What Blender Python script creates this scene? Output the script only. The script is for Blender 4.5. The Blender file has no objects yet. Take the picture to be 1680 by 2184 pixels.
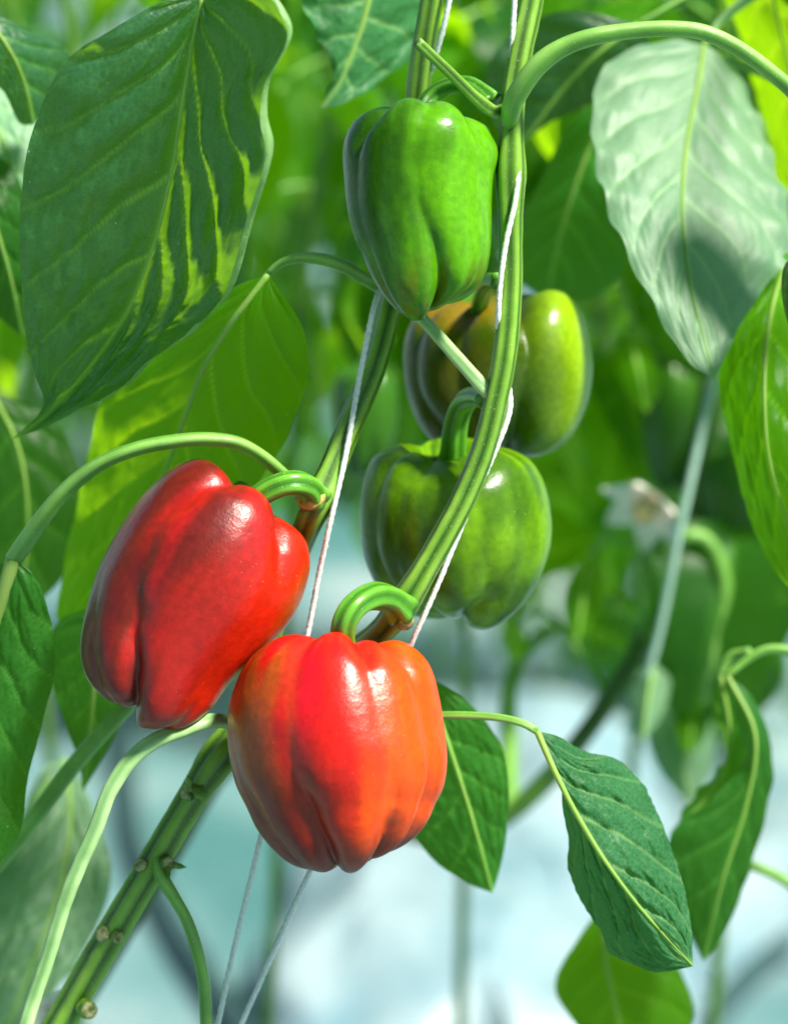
import bpy, math, random
from mathutils import Vector, Matrix, noise, Euler
R = math.radians
random.seed(11)
scene = bpy.context.scene
COL = scene.collection

# ------------------------------------------------------------------ camera frame
TILT = R(15.0)
CAM = Vector((0, 0, 1.05))
FW = Vector((0, math.cos(TILT), -math.sin(TILT)))
UP = Vector((0, math.sin(TILT), math.cos(TILT)))
RT = Vector((1, 0, 0))
D0, LENS, SW = 1.13, 85.0, 24.0
KX = SW / LENS / 1680.0

def P(x, y, d=0.0):
    """a place in the world: across, down, and d centimetres beyond the row of fruit"""
    D = D0 + d / 100.0
    return CAM + FW * D + RT * ((x - 840) * KX * D) - UP * ((y - 1092) * KX * D)

def PX(d=0.0):
    return KX * (D0 + d / 100.0)

# ------------------------------------------------------------------ small maths
def lerp(a, b, t): return a + (b - a) * t
def clamp(x, a=0.0, b=1.0): return a if x < a else b if x > b else x
def smooth(a, b, x):
    t = clamp((x - a) / (b - a)); return t * t * (3 - 2 * t)

def catmull(pts, n):
    """resample a list of Vectors to n points, evenly along its length"""
    pts = [Vector(p) for p in pts]
    if len(pts) == 2:
        return [pts[0].lerp(pts[1], i / (n - 1)) for i in range(n)]
    ext = [pts[0] * 2 - pts[1]] + pts + [pts[-1] * 2 - pts[-2]]
    dense = []
    for i in range(1, len(ext) - 2):
        p0, p1, p2, p3 = ext[i - 1], ext[i], ext[i + 1], ext[i + 2]
        for k in range(14):
            t = k / 14
            dense.append(0.5 * ((2 * p1) + (p2 - p0) * t + (2 * p0 - 5 * p1 + 4 * p2 - p3) * t * t + (3 * p1 - p0 - 3 * p2 + p3) * t ** 3))
    dense.append(ext[-2].copy())
    L = [0.0]
    for a, b in zip(dense, dense[1:]): L.append(L[-1] + (b - a).length)
    out, j = [], 0
    for i in range(n):
        s = L[-1] * i / (n - 1)
        while j < len(L) - 2 and L[j + 1] < s: j += 1
        seg = max(L[j + 1] - L[j], 1e-9)
        out.append(dense[j].lerp(dense[j + 1], clamp((s - L[j]) / seg)))
    return out

def table(tab, x):
    """smooth interpolation through (x, value) pairs"""
    if x <= tab[0][0]: return tab[0][1]
    for (x0, v0), (x1, v1) in zip(tab, tab[1:]):
        if x <= x1:
            t = (x - x0) / (x1 - x0); t = t * t * (3 - 2 * t)
            return v0 + (v1 - v0) * t
    return tab[-1][1]

def ptable(tab, a):
    """the same, periodic in degrees"""
    tab = sorted(tab); n = len(tab)
    for i in range(n):
        a0, v0 = tab[i]; a1, v1 = tab[(i + 1) % n]
        if i == n - 1: a1 += 360
        aa = a
        while aa < a0: aa += 360
        if aa - a0 <= a1 - a0:
            t = (aa - a0) / (a1 - a0); t = t * t * (3 - 2 * t)
            return v0 + (v1 - v0) * t
    return tab[0][1]

# ------------------------------------------------------------------ objects
WL = {}
def wloc(o): return WL.get(o.name, Vector((0, 0, 0))) if o else Vector((0, 0, 0))

def tag(o, label=None, cat=None, group=None, kind=None):
    if label: o['label'] = label
    if cat: o['category'] = cat
    if group: o['group'] = group
    if kind: o['kind'] = kind
    return o

def thing(name, loc, label, cat, group=None):
    o = bpy.data.objects.new(name, None); COL.objects.link(o)
    o.empty_display_size = 0.01
    o.location = loc; WL[o.name] = Vector(loc)
    return tag(o, label, cat, group)

def mesh_obj(name, verts, faces, mats, parent=None, attrs=None, colors=None, slots=None, flat=False, loc=None):
    """verts in world coordinates; the object's origin sits at its parent's or at loc"""
    base = Vector(loc) if loc is not None else wloc(parent)
    me = bpy.data.meshes.new(name)
    me.from_pydata([tuple(Vector(v) - base) for v in verts], [], faces)
    if not isinstance(mats, (list, tuple)): mats = [mats]
    for m in mats: me.materials.append(m)
    if not flat: me.polygons.foreach_set('use_smooth', [True] * len(faces))
    if slots: me.polygons.foreach_set('material_index', slots)
    for k, vals in (attrs or {}).items():
        a = me.attributes.new(k, 'FLOAT', 'POINT'); a.data.foreach_set('value', vals)
    if colors:
        a = me.color_attributes.new('hue', 'FLOAT_COLOR', 'POINT')
        a.data.foreach_set('color', [c for col in colors for c in (col[0], col[1], col[2], 1.0)])
    me.update()
    o = bpy.data.objects.new(name, me); COL.objects.link(o)
    if parent:
        o.parent = parent
        o.location = base - wloc(parent)
    else:
        o.location = base
    WL[o.name] = base.copy()
    return o

# ------------------------------------------------------------------ materials
def new_mat(name):
    m = bpy.data.materials.new(name); m.use_nodes = True
    nt = m.node_tree; nt.nodes.clear()
    return m, nt, nt.nodes, nt.links

def nd(ns, t, **kw):
    n = ns.new(t)
    for k, v in kw.items():
        if k in n.inputs: n.inputs[k].default_value = v
        else: setattr(n, k, v)
    return n

def ramp(ns, stops):
    r = ns.new('ShaderNodeValToRGB'); e = r.color_ramp.elements
    while len(e) > len(stops): e.remove(e[-1])
    while len(e) < len(stops): e.new(1.0)
    for s, (p, c) in zip(e, stops):
        s.position = p; s.color = (c[0], c[1], c[2], 1)
    return r

def mixcol(ns, ls, fac, a, b, mode='MIX'):
    m = ns.new('ShaderNodeMix'); m.data_type = 'RGBA'; m.blend_type = mode
    for sock, v in ((m.inputs[0], fac), (m.inputs[6], a), (m.inputs[7], b)):
        if hasattr(v, 'links'): ls.new(v, sock)
        elif isinstance(v, (int, float)): sock.default_value = v
        else: sock.default_value = (v[0], v[1], v[2], 1)
    return m.outputs[2]

def leaf_mat(name, dark, light, vein, under, trans, tfac=0.42, rough=0.38, bump=0.25, scale=900, spec=0.20):
    m, nt, ns, ls = new_mat(name)
    out = ns.new('ShaderNodeOutputMaterial')
    tc = ns.new('ShaderNodeTexCoord')
    n1 = nd(ns, 'ShaderNodeTexNoise', Scale=28.0, Detail=4.0)
    ls.new(tc.outputs['Object'], n1.inputs['Vector'])
    n2 = nd(ns, 'ShaderNodeTexVoronoi', Scale=float(scale) * 0.45, feature='DISTANCE_TO_EDGE')
    ls.new(tc.outputs['Object'], n2.inputs['Vector'])
    n3 = nd(ns, 'ShaderNodeTexNoise', Scale=float(scale), Detail=3.0)
    ls.new(tc.outputs['Object'], n3.inputs['Vector'])
    oi = ns.new('ShaderNodeObjectInfo')
    rmp = ramp(ns, [(0.3, dark), (0.7, light)])
    ls.new(n1.outputs['Fac'], rmp.inputs['Fac'])
    av = nd(ns, 'ShaderNodeAttribute', attribute_name='vein')
    c1 = mixcol(ns, ls, av.outputs['Fac'], rmp.outputs['Color'], vein)
    # fine net of veinlets
    lt = nd(ns, 'ShaderNodeMath', operation='LESS_THAN'); lt.inputs[1].default_value = 0.07
    ls.new(n2.outputs['Distance'], lt.inputs[0])
    mu = nd(ns, 'ShaderNodeMath', operation='MULTIPLY'); mu.inputs[1].default_value = 0.16
    ls.new(lt.outputs[0], mu.inputs[0])
    c1 = mixcol(ns, ls, mu.outputs[0], c1, vein)
    dv = nd(ns, 'ShaderNodeTexVoronoi', Scale=150.0); ls.new(tc.outputs['Object'], dv.inputs['Vector'])
    dr = ramp(ns, [(0.035, (.8, .8, .8)), (0.06, (0, 0, 0))]); ls.new(dv.outputs['Distance'], dr.inputs['Fac'])
    c1 = mixcol(ns, ls, dr.outputs['Color'], c1, (0.35, 0.5, 0.38))
    hs = ns.new('ShaderNodeHueSaturation')
    mr = nd(ns, 'ShaderNodeMapRange'); mr.inputs[3].default_value = 0.8; mr.inputs[4].default_value = 1.25
    ls.new(oi.outputs['Random'], mr.inputs[0]); ls.new(mr.outputs[0], hs.inputs['Value'])
    ls.new(c1, hs.inputs['Color'])
    geo = ns.new('ShaderNodeNewGeometry')
    au = nd(ns, 'ShaderNodeAttribute', attribute_name='vein')
    cu = mixcol(ns, ls, au.outputs['Fac'], under, vein)
    c2 = mixcol(ns, ls, geo.outputs['Backfacing'], hs.outputs['Color'], cu)
    bs = nd(ns, 'ShaderNodeBsdfPrincipled', Roughness=rough)
    ls.new(c2, bs.inputs['Base Color'])
    bs.inputs['Specular IOR Level'].default_value = spec
    bp = nd(ns, 'ShaderNodeBump', Strength=bump, Distance=0.0006)
    ad = nd(ns, 'ShaderNodeMath', operation='ADD')
    ls.new(n3.outputs['Fac'], ad.inputs[0]); ls.new(n2.outputs['Distance'], ad.inputs[1])
    ls.new(ad.outputs[0], bp.inputs['Height'])
    ls.new(bp.outputs[0], bs.inputs['Normal'])
    tr = ns.new('ShaderNodeBsdfTranslucent')
    tcol = mixcol(ns, ls, av.outputs['Fac'], trans, (min(1, trans[0] * 1.5 + .12), min(1, trans[1] * 1.2 + .08), trans[2] * 2 + .02))
    h2 = ns.new('ShaderNodeHueSaturation'); ls.new(mr.outputs[0], h2.inputs['Value']); ls.new(tcol, h2.inputs['Color'])
    ls.new(h2.outputs['Color'], tr.inputs['Color'])
    mx = nd(ns, 'ShaderNodeMixShader'); mx.inputs[0].default_value = tfac
    ls.new(bs.outputs[0], mx.inputs[1]); ls.new(tr.outputs[0], mx.inputs[2])
    ls.new(mx.outputs[0], out.inputs['Surface'])
    return m

def stem_mat(name, groove, ridge, rough=0.33, spots=0.0):
    m, nt, ns, ls = new_mat(name)
    out = ns.new('ShaderNodeOutputMaterial')
    tc = ns.new('ShaderNodeTexCoord')
    a = nd(ns, 'ShaderNodeAttribute', attribute_name='rib')
    b = nd(ns, 'ShaderNodeAttribute', attribute_name='along')
    n = nd(ns, 'ShaderNodeTexNoise', Scale=60.0, Detail=5.0)
    ls.new(tc.outputs['Object'], n.inputs['Vector'])
    cx = ns.new('ShaderNodeCombineXYZ')
    # streaks running along the stem
    ang = nd(ns, 'ShaderNodeAttribute', attribute_name='round')
    m1 = nd(ns, 'ShaderNodeMath', operation='MULTIPLY'); m1.inputs[1].default_value = 60.0
    m2 = nd(ns, 'ShaderNodeMath', operation='MULTIPLY'); m2.inputs[1].default_value = 25.0
    ls.new(ang.outputs['Fac'], m1.inputs[0]); ls.new(b.outputs['Fac'], m2.inputs[0])
    ls.new(m1.outputs[0], cx.inputs[0]); ls.new(m2.outputs[0], cx.inputs[1])
    st = nd(ns, 'ShaderNodeTexNoise', Scale=1.0, Detail=4.0)
    ls.new(cx.outputs[0], st.inputs['Vector'])
    s1 = nd(ns, 'ShaderNodeMath', operation='MULTIPLY_ADD'); s1.inputs[1].default_value = 0.9; 
    ls.new(st.outputs['Fac'], s1.inputs[0]); s1.inputs[2].default_value = -0.45
    s2 = nd(ns, 'ShaderNodeMath', operation='ADD', use_clamp=True)
    ls.new(a.outputs['Fac'], s2.inputs[0]); ls.new(s1.outputs[0], s2.inputs[1])
    c = mixcol(ns, ls, s2.outputs[0], groove, ridge)
    r2 = ramp(ns, [(0.35, (0.75, 0.8, 0.7)), (0.65, (1.15, 1.1, 1.1))])
    ls.new(n.outputs['Fac'], r2.inputs['Fac'])
    c = mixcol(ns, ls, 1.0, c, r2.outputs['Color'], 'MULTIPLY')
    # speckle of tiny pale hairs and dust
    sp = nd(ns, 'ShaderNodeTexNoise', Scale=1400.0, Detail=1.0)
    ls.new(tc.outputs['Object'], sp.inputs['Vector'])
    rs = ramp(ns, [(0.66, (0, 0, 0)), (0.72, (1, 1, 1))]); ls.new(sp.outputs['Fac'], rs.inputs['Fac'])
    ms = nd(ns, 'ShaderNodeMath', operation='MULTIPLY'); ms.inputs[1].default_value = 0.35
    ls.new(rs.outputs['Color'], ms.inputs[0])
    c = mixcol(ns, ls, ms.outputs[0], c, (0.5, 0.6, 0.4))
    bs = nd(ns, 'ShaderNodeBsdfPrincipled', Roughness=rough)
    ls.new(c, bs.inputs['Base Color'])
    bs.inputs['Subsurface Weight'].default_value = 0.15
    bs.inputs['Subsurface Radius'].default_value = (0.3, 1.0, 0.2)
    bs.inputs['Subsurface Scale'].default_value = 0.003
    bp = nd(ns, 'ShaderNodeBump', Strength=0.35, Distance=0.0005)
    ls.new(st.outputs['Fac'], bp.inputs['Height']); ls.new(bp.outputs[0], bs.inputs['Normal'])
    ls.new(bs.outputs[0], out.inputs['Surface'])
    return m

def pepper_mat(name, rough=0.30, sss=0.05, srad=(1.0, 0.12, 0.05), bump=0.34, ior=1.42):
    m, nt, ns, ls = new_mat(name)
    out = ns.new('ShaderNodeOutputMaterial')
    tc = ns.new('ShaderNodeTexCoord')
    a = nd(ns, 'ShaderNodeAttribute', attribute_name='hue')
    sp = nd(ns, 'ShaderNodeTexVoronoi', Scale=420.0)
    ls.new(tc.outputs['Object'], sp.inputs['Vector'])
    # pin-prick pale pores, only in some patches
    rs = ramp(ns, [(0.05, (1, 1, 1)), (0.10, (0, 0, 0))]); ls.new(sp.outputs['Distance'], rs.inputs['Fac'])
    pt = nd(ns, 'ShaderNodeTexNoise', Scale=35.0, Detail=2.0); ls.new(tc.outputs['Object'], pt.inputs['Vector'])
    rp = ramp(ns, [(0.52, (0, 0, 0)), (0.68, (.6, .6, .6))]); ls.new(pt.outputs['Fac'], rp.inputs['Fac'])
    mm = nd(ns, 'ShaderNodeMath', operation='MULTIPLY'); ls.new(rs.outputs['Color'], mm.inputs[0]); ls.new(rp.outputs['Color'], mm.inputs[1])
    c = mixcol(ns, ls, mm.outputs[0], a.outputs['Color'], (0.85, 0.6, 0.3))
    fn = nd(ns, 'ShaderNodeTexNoise', Scale=300.0, Detail=4.0); ls.new(tc.outputs['Object'], fn.inputs['Vector'])
    fr = ramp(ns, [(0.3, (0.82, 0.82, 0.82)), (0.7, (1.12, 1.12, 1.12))]); ls.new(fn.outputs['Fac'], fr.inputs['Fac'])
    c = mixcol(ns, ls, 1.0, c, fr.outputs['Color'], 'MULTIPLY')
    bs = nd(ns, 'ShaderNodeBsdfPrincipled', Roughness=rough + 0.10)
    ls.new(c, bs.inputs['Base Color'])
    bs.inputs['Subsurface Weight'].default_value = sss
    bs.inputs['Subsurface Radius'].default_value = srad
    bs.inputs['Subsurface Scale'].default_value = 0.006
    bs.inputs['Coat Weight'].default_value = 1.0; bs.inputs['Coat IOR'].default_value = ior; bs.inputs['Specular IOR Level'].default_value = 0.05
    bs.inputs['Coat Roughness'].default_value = rough
    n = nd(ns, 'ShaderNodeTexNoise', Scale=210.0, Detail=5.0, Roughness=0.65)
    ls.new(tc.outputs['Object'], n.inputs['Vector'])
    n2 = nd(ns, 'ShaderNodeTexNoise', Scale=1500.0, Detail=2.0)
    ls.new(tc.outputs['Object'], n2.inputs['Vector'])
    b1 = nd(ns, 'ShaderNodeBump', Strength=bump, Distance=0.0010)
    ls.new(n.outputs['Fac'], b1.inputs['Height'])
    b2 = nd(ns, 'ShaderNodeBump', Strength=0.10, Distance=0.0002)
    ls.new(n2.outputs['Fac'], b2.inputs['Height']); ls.new(b1.outputs[0], b2.inputs['Normal'])
    ls.new(b2.outputs[0], bs.inputs['Normal']); ls.new(b1.outputs[0], bs.inputs['Coat Normal'])
    ls.new(bs.outputs[0], out.inputs['Surface'])
    return m

def plain_mat(name, c1, c2, rough=0.6, scale=40, bump=0.3, dist=0.001, spec=0.5, sss=0.0):
    m, nt, ns, ls = new_mat(name)
    out = ns.new('ShaderNodeOutputMaterial'); tc = ns.new('ShaderNodeTexCoord')
    n = nd(ns, 'ShaderNodeTexNoise', Scale=float(scale), Detail=5.0); ls.new(tc.outputs['Object'], n.inputs['Vector'])
    r = ramp(ns, [(0.35, c1), (0.65, c2)]); ls.new(n.outputs['Fac'], r.inputs['Fac'])
    bs = nd(ns, 'ShaderNodeBsdfPrincipled', Roughness=rough)
    bs.inputs['Specular IOR Level'].default_value = spec
    bs.inputs['Subsurface Weight'].default_value = sss; bs.inputs['Subsurface Scale'].default_value = 0.002
    ls.new(r.outputs['Color'], bs.inputs['Base Color'])
    bp = nd(ns, 'ShaderNodeBump', Strength=bump, Distance=dist); ls.new(n.outputs['Fac'], bp.inputs['Height'])
    ls.new(bp.outputs[0], bs.inputs['Normal']); ls.new(bs.outputs[0], out.inputs['Surface'])
    return m

M = {}
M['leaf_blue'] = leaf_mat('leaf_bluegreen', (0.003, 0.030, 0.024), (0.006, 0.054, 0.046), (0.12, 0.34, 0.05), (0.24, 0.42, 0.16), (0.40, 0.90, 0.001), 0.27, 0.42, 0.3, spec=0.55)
M['leaf_fresh'] = leaf_mat('leaf_fresh', (0.022, 0.10, 0.003), (0.038, 0.15, 0.005), (0.12, 0.36, 0.02), (0.06, 0.22, 0.02), (0.38, 0.76, 0.001), 0.54, 0.42, 0.25)
M['leaf_mid'] = leaf_mat('leaf_mid', (0.012, 0.085, 0.011), (0.020, 0.125, 0.022), (0.10, 0.36, 0.06), (0.06, 0.24, 0.05), (0.22, 0.55, 0.002), 0.40, 0.38, 0.3)
M['leaf_pale'] = leaf_mat('leaf_pale', (0.022, 0.14, 0.055), (0.04, 0.19, 0.08), (0.30, 0.55, 0.20), (0.12, 0.33, 0.12), (0.2, 0.55, 0.03), 0.35, 0.44, 0.25)
M['leaf_sunlit'] = leaf_mat('leaf_sunlit', (0.12, 0.27, 0.15), (0.19, 0.34, 0.20), (0.25, 0.5, 0.2), (0.12, 0.33, 0.12), (0.2, 0.55, 0.03), 0.25, 0.55, 0.08, spec=0.8)  # base colour paled to carry the sun's glare on the leaf
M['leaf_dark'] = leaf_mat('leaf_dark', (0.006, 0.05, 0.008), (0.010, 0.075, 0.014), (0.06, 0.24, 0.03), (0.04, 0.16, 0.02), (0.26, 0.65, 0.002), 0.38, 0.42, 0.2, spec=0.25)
M['leaf_far'] = leaf_mat('leaf_far', (0.018, 0.09, 0.003), (0.034, 0.145, 0.007), (0.11, 0.36, 0.03), (0.07, 0.22, 0.03), (0.40, 0.82, 0.001), 0.56, 0.40, 0.2)
M['stem'] = stem_mat('stem_green', (0.018, 0.09, 0.003), (0.21, 0.42, 0.04))
M['stem_dark'] = stem_mat('stem_dark', (0.018, 0.06, 0.006), (0.05, 0.15, 0.015))
M['petiole'] = stem_mat('petiole_green', (0.10, 0.30, 0.03), (0.24, 0.48, 0.10))
M['petiole_pale'] = stem_mat('petiole_pale', (0.22, 0.45, 0.16), (0.40, 0.62, 0.28))
M['stalk'] = stem_mat('stalk_green', (0.03, 0.17, 0.006), (0.13, 0.40, 0.03), 0.28)
M['cork'] = plain_mat('cork', (0.30, 0.16, 0.05), (0.55, 0.50, 0.12), 0.6, 220, 0.6)
M['midrib'] = leaf_mat('midrib_green', (0.26, 0.46, 0.09), (0.36, 0.55, 0.14), (0.3, 0.5, 0.1), (0.26, 0.46, 0.09), (0.5, 0.8, 0.02), 0.28, 0.4, 0.1)
M['scar'] = plain_mat('scar', (0.08, 0.14, 0.02), (0.42, 0.40, 0.20), 0.7, 400, 0.8)
M['pepper'] = pepper_mat('pepper_skin')
M['pepper_green'] = pepper_mat('pepper_green_skin', 0.25, 0.05, (0.2, 1.0, 0.05), 0.26, 1.34)
M['petal'] = plain_mat('petal', (0.75, 0.75, 0.7), (0.85, 0.85, 0.8), 0.5, 80, 0.2, sss=0.3)
M['anther'] = plain_mat('anther', (0.65, 0.42, 0.15), (0.75, 0.55, 0.3), 0.6, 200, 0.4)
M['twine'] = plain_mat('twine', (0.62, 0.66, 0.68), (0.85, 0.87, 0.88), 0.6, 900, 0.7, 0.0005)
M['twine_far'] = plain_mat('twine_grey', (0.25, 0.42, 0.36), (0.35, 0.52, 0.45), 0.5, 300, 0.3)
M['hose'] = plain_mat('hose', (0.02, 0.05, 0.055), (0.04, 0.09, 0.09), 0.4, 60, 0.2)

# ------------------------------------------------------------------ tubes (stems, petioles, twine)
def tube(name, pts, radii, mat, parent=None, n=None, sides=20, ribs=0, ribdepth=0.12, knob=None, cap=True, jitter=0.0, loc=None, build=True, flat_ratio=1.0):
    """pts: world points; radii: list along the length; knob: [(position 0..1, width, extra)]"""
    L = sum((Vector(b) - Vector(a)).length for a, b in zip(pts, pts[1:]))
    if n is None: n = max(12, int(L / 0.0022))
    n = min(n, 400)
    c = catmull(pts, n)
    V, F, rib, along, rnd = [], [], [], [], []
    t0 = (c[1] - c[0]).normalized()
    u = t0.orthogonal().normalized()
    ref = RT - t0 * RT.dot(t0)
    if ref.length > 0.1: u = ref.normalized()
    for i in range(n):
        t = (c[min(i + 1, n - 1)] - c[max(i - 1, 0)]).normalized()
        u = (u - t * u.dot(t)).normalized(); w = t.cross(u)
        s = i / (n - 1)
        k = s * (len(radii) - 1); j = min(int(k), len(radii) - 2); f = k - j
        f = f * f * (3 - 2 * f)
        r = lerp(radii[j], radii[j + 1], f)
        for (kp, kw, ke) in (knob or []):
            r *= 1 + ke * math.exp(-((s - kp) / kw) ** 2)
        for q in range(sides):
            a = 2 * math.pi * q / sides
            g = 0.0
            if ribs:
                g = 0.5 + 0.5 * math.cos(a * ribs + 1.3 * math.sin(3.0 * s) + 0.6)
                g = g ** 0.7
            rr = r * (1 - ribdepth + ribdepth * g) if ribs else r
            if jitter:
                rr *= 1 + jitter * noise.noise(Vector((math.cos(a) * 1.3, math.sin(a) * 1.3, s * L * 160)))
            V.append(c[i] + (u * math.cos(a) + w * math.sin(a) * flat_ratio) * rr)
            rib.append(g if ribs else 0.5 + 0.5 * noise.noise(Vector((math.cos(a) * 2, math.sin(a) * 2, s * L * 20))))
            along.append(s * L); rnd.append(0.5 - 0.5 * math.cos(a))
    for i in range(n - 1):
        for q in range(sides):
            a, b = i * sides + q, i * sides + (q + 1) % sides
            F.append((a, b, b + sides, a + sides))
    if cap:
        F.append(tuple(range(sides - 1, -1, -1)))
        F.append(tuple(range((n - 1) * sides, n * sides)))
    if not build: return V, F, rib, along, rnd
    return mesh_obj(name, V, F, mat, parent, {'rib': rib, 'along': along, 'round': rnd}, loc=loc)

def twine(name, pts, r, mat, label, cat, group, sides=12):
    """three strands laid together"""
    L = sum((Vector(b) - Vector(a)).length for a, b in zip(pts, pts[1:]))
    n = min(1400, int(L / 0.0008)); c = catmull(pts, n)
    V, F = [], []
    u = RT.copy()
    for i in range(n):
        t = (c[min(i + 1, n - 1)] - c[max(i - 1, 0)]).normalized()
        u = (u - t * u.dot(t)).normalized(); w = t.cross(u)
        tw = i / (n - 1) * L * 2 * math.pi / 0.011
        for q in range(sides):
            a = 2 * math.pi * q / sides
            rr = r * (0.80 + 0.2 * abs(math.cos(1.5 * (a - tw)))) * (1 + 0.12 * noise.noise(Vector((a, i * 0.21, 3.1))))
            V.append(c[i] + (u * math.cos(a) + w * math.sin(a)) * rr)
    for i in range(n - 1):
        for q in range(sides):
            a, b = i * sides + q, i * sides + (q + 1) % sides
            F.append((a, b, b + sides, a + sides))
    # loose fibres
    for k in range(int(L / 0.004)):
        i = random.randrange(2, n - 2); a = random.random() * 6.28
        t = (c[i + 1] - c[i]).normalized(); u = t.orthogonal().normalized(); w = t.cross(u)
        d = u * math.cos(a) + w * math.sin(a)
        e = random.uniform(0.001, 0.0035); p = c[i] + d * r * 0.7
        q1 = p + d * e * .6 + t * random.uniform(-1, 1) * e * .5; q2 = q1 + (d * .4 + t * random.uniform(-1, 1)) * e * .5
        b0 = len(V); h = t.cross(d) * 0.00005
        V += [p - h, p + h, q1 + h, q1 - h, q2]; F += [(b0, b0 + 1, b0 + 2, b0 + 3), (b0 + 3, b0 + 2, b0 + 4)]
    o = mesh_obj(name, V, F, mat, loc=pts[0])
    return tag(o, label, cat, group)

# ------------------------------------------------------------------ leaves
def leaf_mesh(mid, left, right, nu=90, nv=22, veins=7, quilt=0.0012, pucker=0.0008, cup=0.06, lean=0.30, wave=0.0, wfreq=7, curlL=0.0, curlR=0.0, serr=0.0, seed=0, facing=None, leanR=None):
    """a blade spanned between a midrib curve and two margins, quilted between its side veins"""
    c = catmull(mid, nu); sides = [catmull(left, nu), catmull(right, nu)]
    V, F, vein = [], [], []
    fdir = facing or -FW
    idx = {}
    for i in range(nu):
        t = i / (nu - 1)
        tan = (c[min(i + 1, nu - 1)] - c[max(i - 1, 0)]).normalized()
        for s in (0, 1):
            e = sides[s][i]; d = e - c[i]; wd = d.length
            acr = (sides[1][i] - sides[0][i])
            nrm = acr.cross(tan)
            if nrm.length < 1e-7: nrm = FW * -1
            nrm.normalize()
            if nrm.dot(fdir) < 0: nrm = -nrm
            for j in range(nv + 1):
                if j == 0 and s == 1: idx[(i, 1, 0)] = idx[(i, 0, 0)]; continue
                v = (j / nv) ** 0.92
                cur = curlL if s == 0 else curlR
                vv = v
                off = Vector((0, 0, 0))
                if cur > 0:
                    vc = 0.80
                    if v > vc:
                        wv = (v - vc) / (1 - vc); rr = cur * min(1, wd / 0.02) * math.sin(math.pi * clamp(t, 0, 1)) ** 0.5
                        off = (d.normalized() if wd > 1e-6 else d) * (rr * math.sin(math.pi * wv * 0.95) - (1 - vc) * 0.0) + nrm * rr * (1 - math.cos(math.pi * wv * 0.95))
                        vv = vc + 0.06 * wv
                p = c[i] + d * vv + off
                env = clamp(wd / 0.012) * math.sin(math.pi * clamp(t * 0.98 + 0.01)) ** 0.4
                p += nrm * cup * wd * 4 * vv * (1 - vv) * (0.55)
                ph = (t - (leanR if (s and leanR) else lean) * v ** 0.9 * (1 - 0.4 * t)) * veins + (0.5 if s else 0.0) + 0.25 * noise.noise(Vector((t * 3, v * 2, seed + s * 7.7)))
                fr = ph - math.floor(ph); dist = min(fr, 1 - fr)
                q = (math.sin(math.pi * fr) ** 0.55)
                vfade = smooth(1.0, 0.8, v)
                p += nrm * quilt * (0.75 + 0.7 * noise.noise(Vector((t * 5 + s * 9, v * 2.5, seed + 31)))) * env * (q - 0.5) * smooth(0.0, 0.12, v) * (0.35 + 0.65 * vfade)
                # tertiary puckers, laddered between the side veins
                tp = noise.noise(Vector((ph * 1.6, v * 8.0 + s * 5, seed * 3.1))) + 0.7 * noise.noise(Vector((ph * 4.0, v * 15.0, seed + 9.0))) + 0.3 * noise.noise(Vector((ph * 11.0, v * 34.0, seed + 2.0)))
                p += nrm * pucker * env * tp * smooth(0.0, 0.1, v)
                if wave: p += nrm * wave * v ** 3 * math.sin(t * wfreq * 6.28 + s * 1.7 + seed + 2 * noise.noise(Vector((t * 4, seed, s)))) * math.sin(math.pi * t) ** 0.6
                if serr and v > 0.9: p += (d.normalized() if wd > 1e-6 else d) * serr * (0.5 + noise.noise(Vector((t * 40, seed, 5.0 + s)))) * (v - 0.9) * 10 * math.sin(math.pi * t)
                w_abs = 0.045 * (1 - 0.5 * v)
                vm = math.exp(-(dist / w_abs) ** 2) * (0.95 - 0.55 * v)
                vm = max(vm, math.exp(-(v * wd / 0.0013) ** 2) * 0.95)
                idx[(i, s, j)] = len(V); V.append(p); vein.append(clamp(vm))
    for i in range(nu - 1):
        for s in (0, 1):
            for j in range(nv):
                a, b, cc, dd = idx[(i, s, j)], idx[(i + 1, s, j)], idx[(i + 1, s, j + 1)], idx[(i, s, j + 1)]
                F.append((a, b, cc, dd) if (s == 0) else (a, dd, cc, b))
    # turn every face so that its front is the upper side of the leaf
    tot = 0.0
    for k in range(0, len(F), 7):
        f = F[k]; tot += (V[f[1]] - V[f[0]]).cross(V[f[2]] - V[f[0]]).dot(fdir)
    if tot < 0: F = [f[::-1] for f in F]
    return V, F, vein, c

def leaf(parent, mat, mid, left, right, pet=None, pr=(2.2, 2.6), petmat=None, mid_r=1.1, label=None, raw=False, **kw):
    """one leaf of a plant: blade > midrib, petiole. Points are (across, down, d)"""
    cv = (lambda q: [Vector(p) for p in q]) if raw else (lambda q: [P(*p) for p in q])
    V, F, vein, c = leaf_mesh(cv(mid), cv(left), cv(right), **kw)
    # make the blade's front (its upper side unless flipped) face the way the normals say
    o = mesh_obj('leaf', V, F, mat, parent, {'vein': vein})
    if label: o['label'] = label
    n = len(c)
    toward = []
    for i in range(n):
        toward.append(c[i] - FW * 0.0004)
    rr = [mid_r * 1e-3, mid_r * .8e-3, mid_r * .5e-3, mid_r * .15e-3]
    tube('midrib', toward[::max(1, n // 24)] + [toward[-1]], rr, M['midrib'], o, n=70, sides=8, flat_ratio=1.0)
    if pet:
        tube('petiole', cv(pet), [pr[0] * 1e-3, pr[1] * 1e-3, mid_r * 1.25e-3], petmat or M['petiole'], o, sides=20, ribs=3, ribdepth=0.16)
    return o

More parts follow.
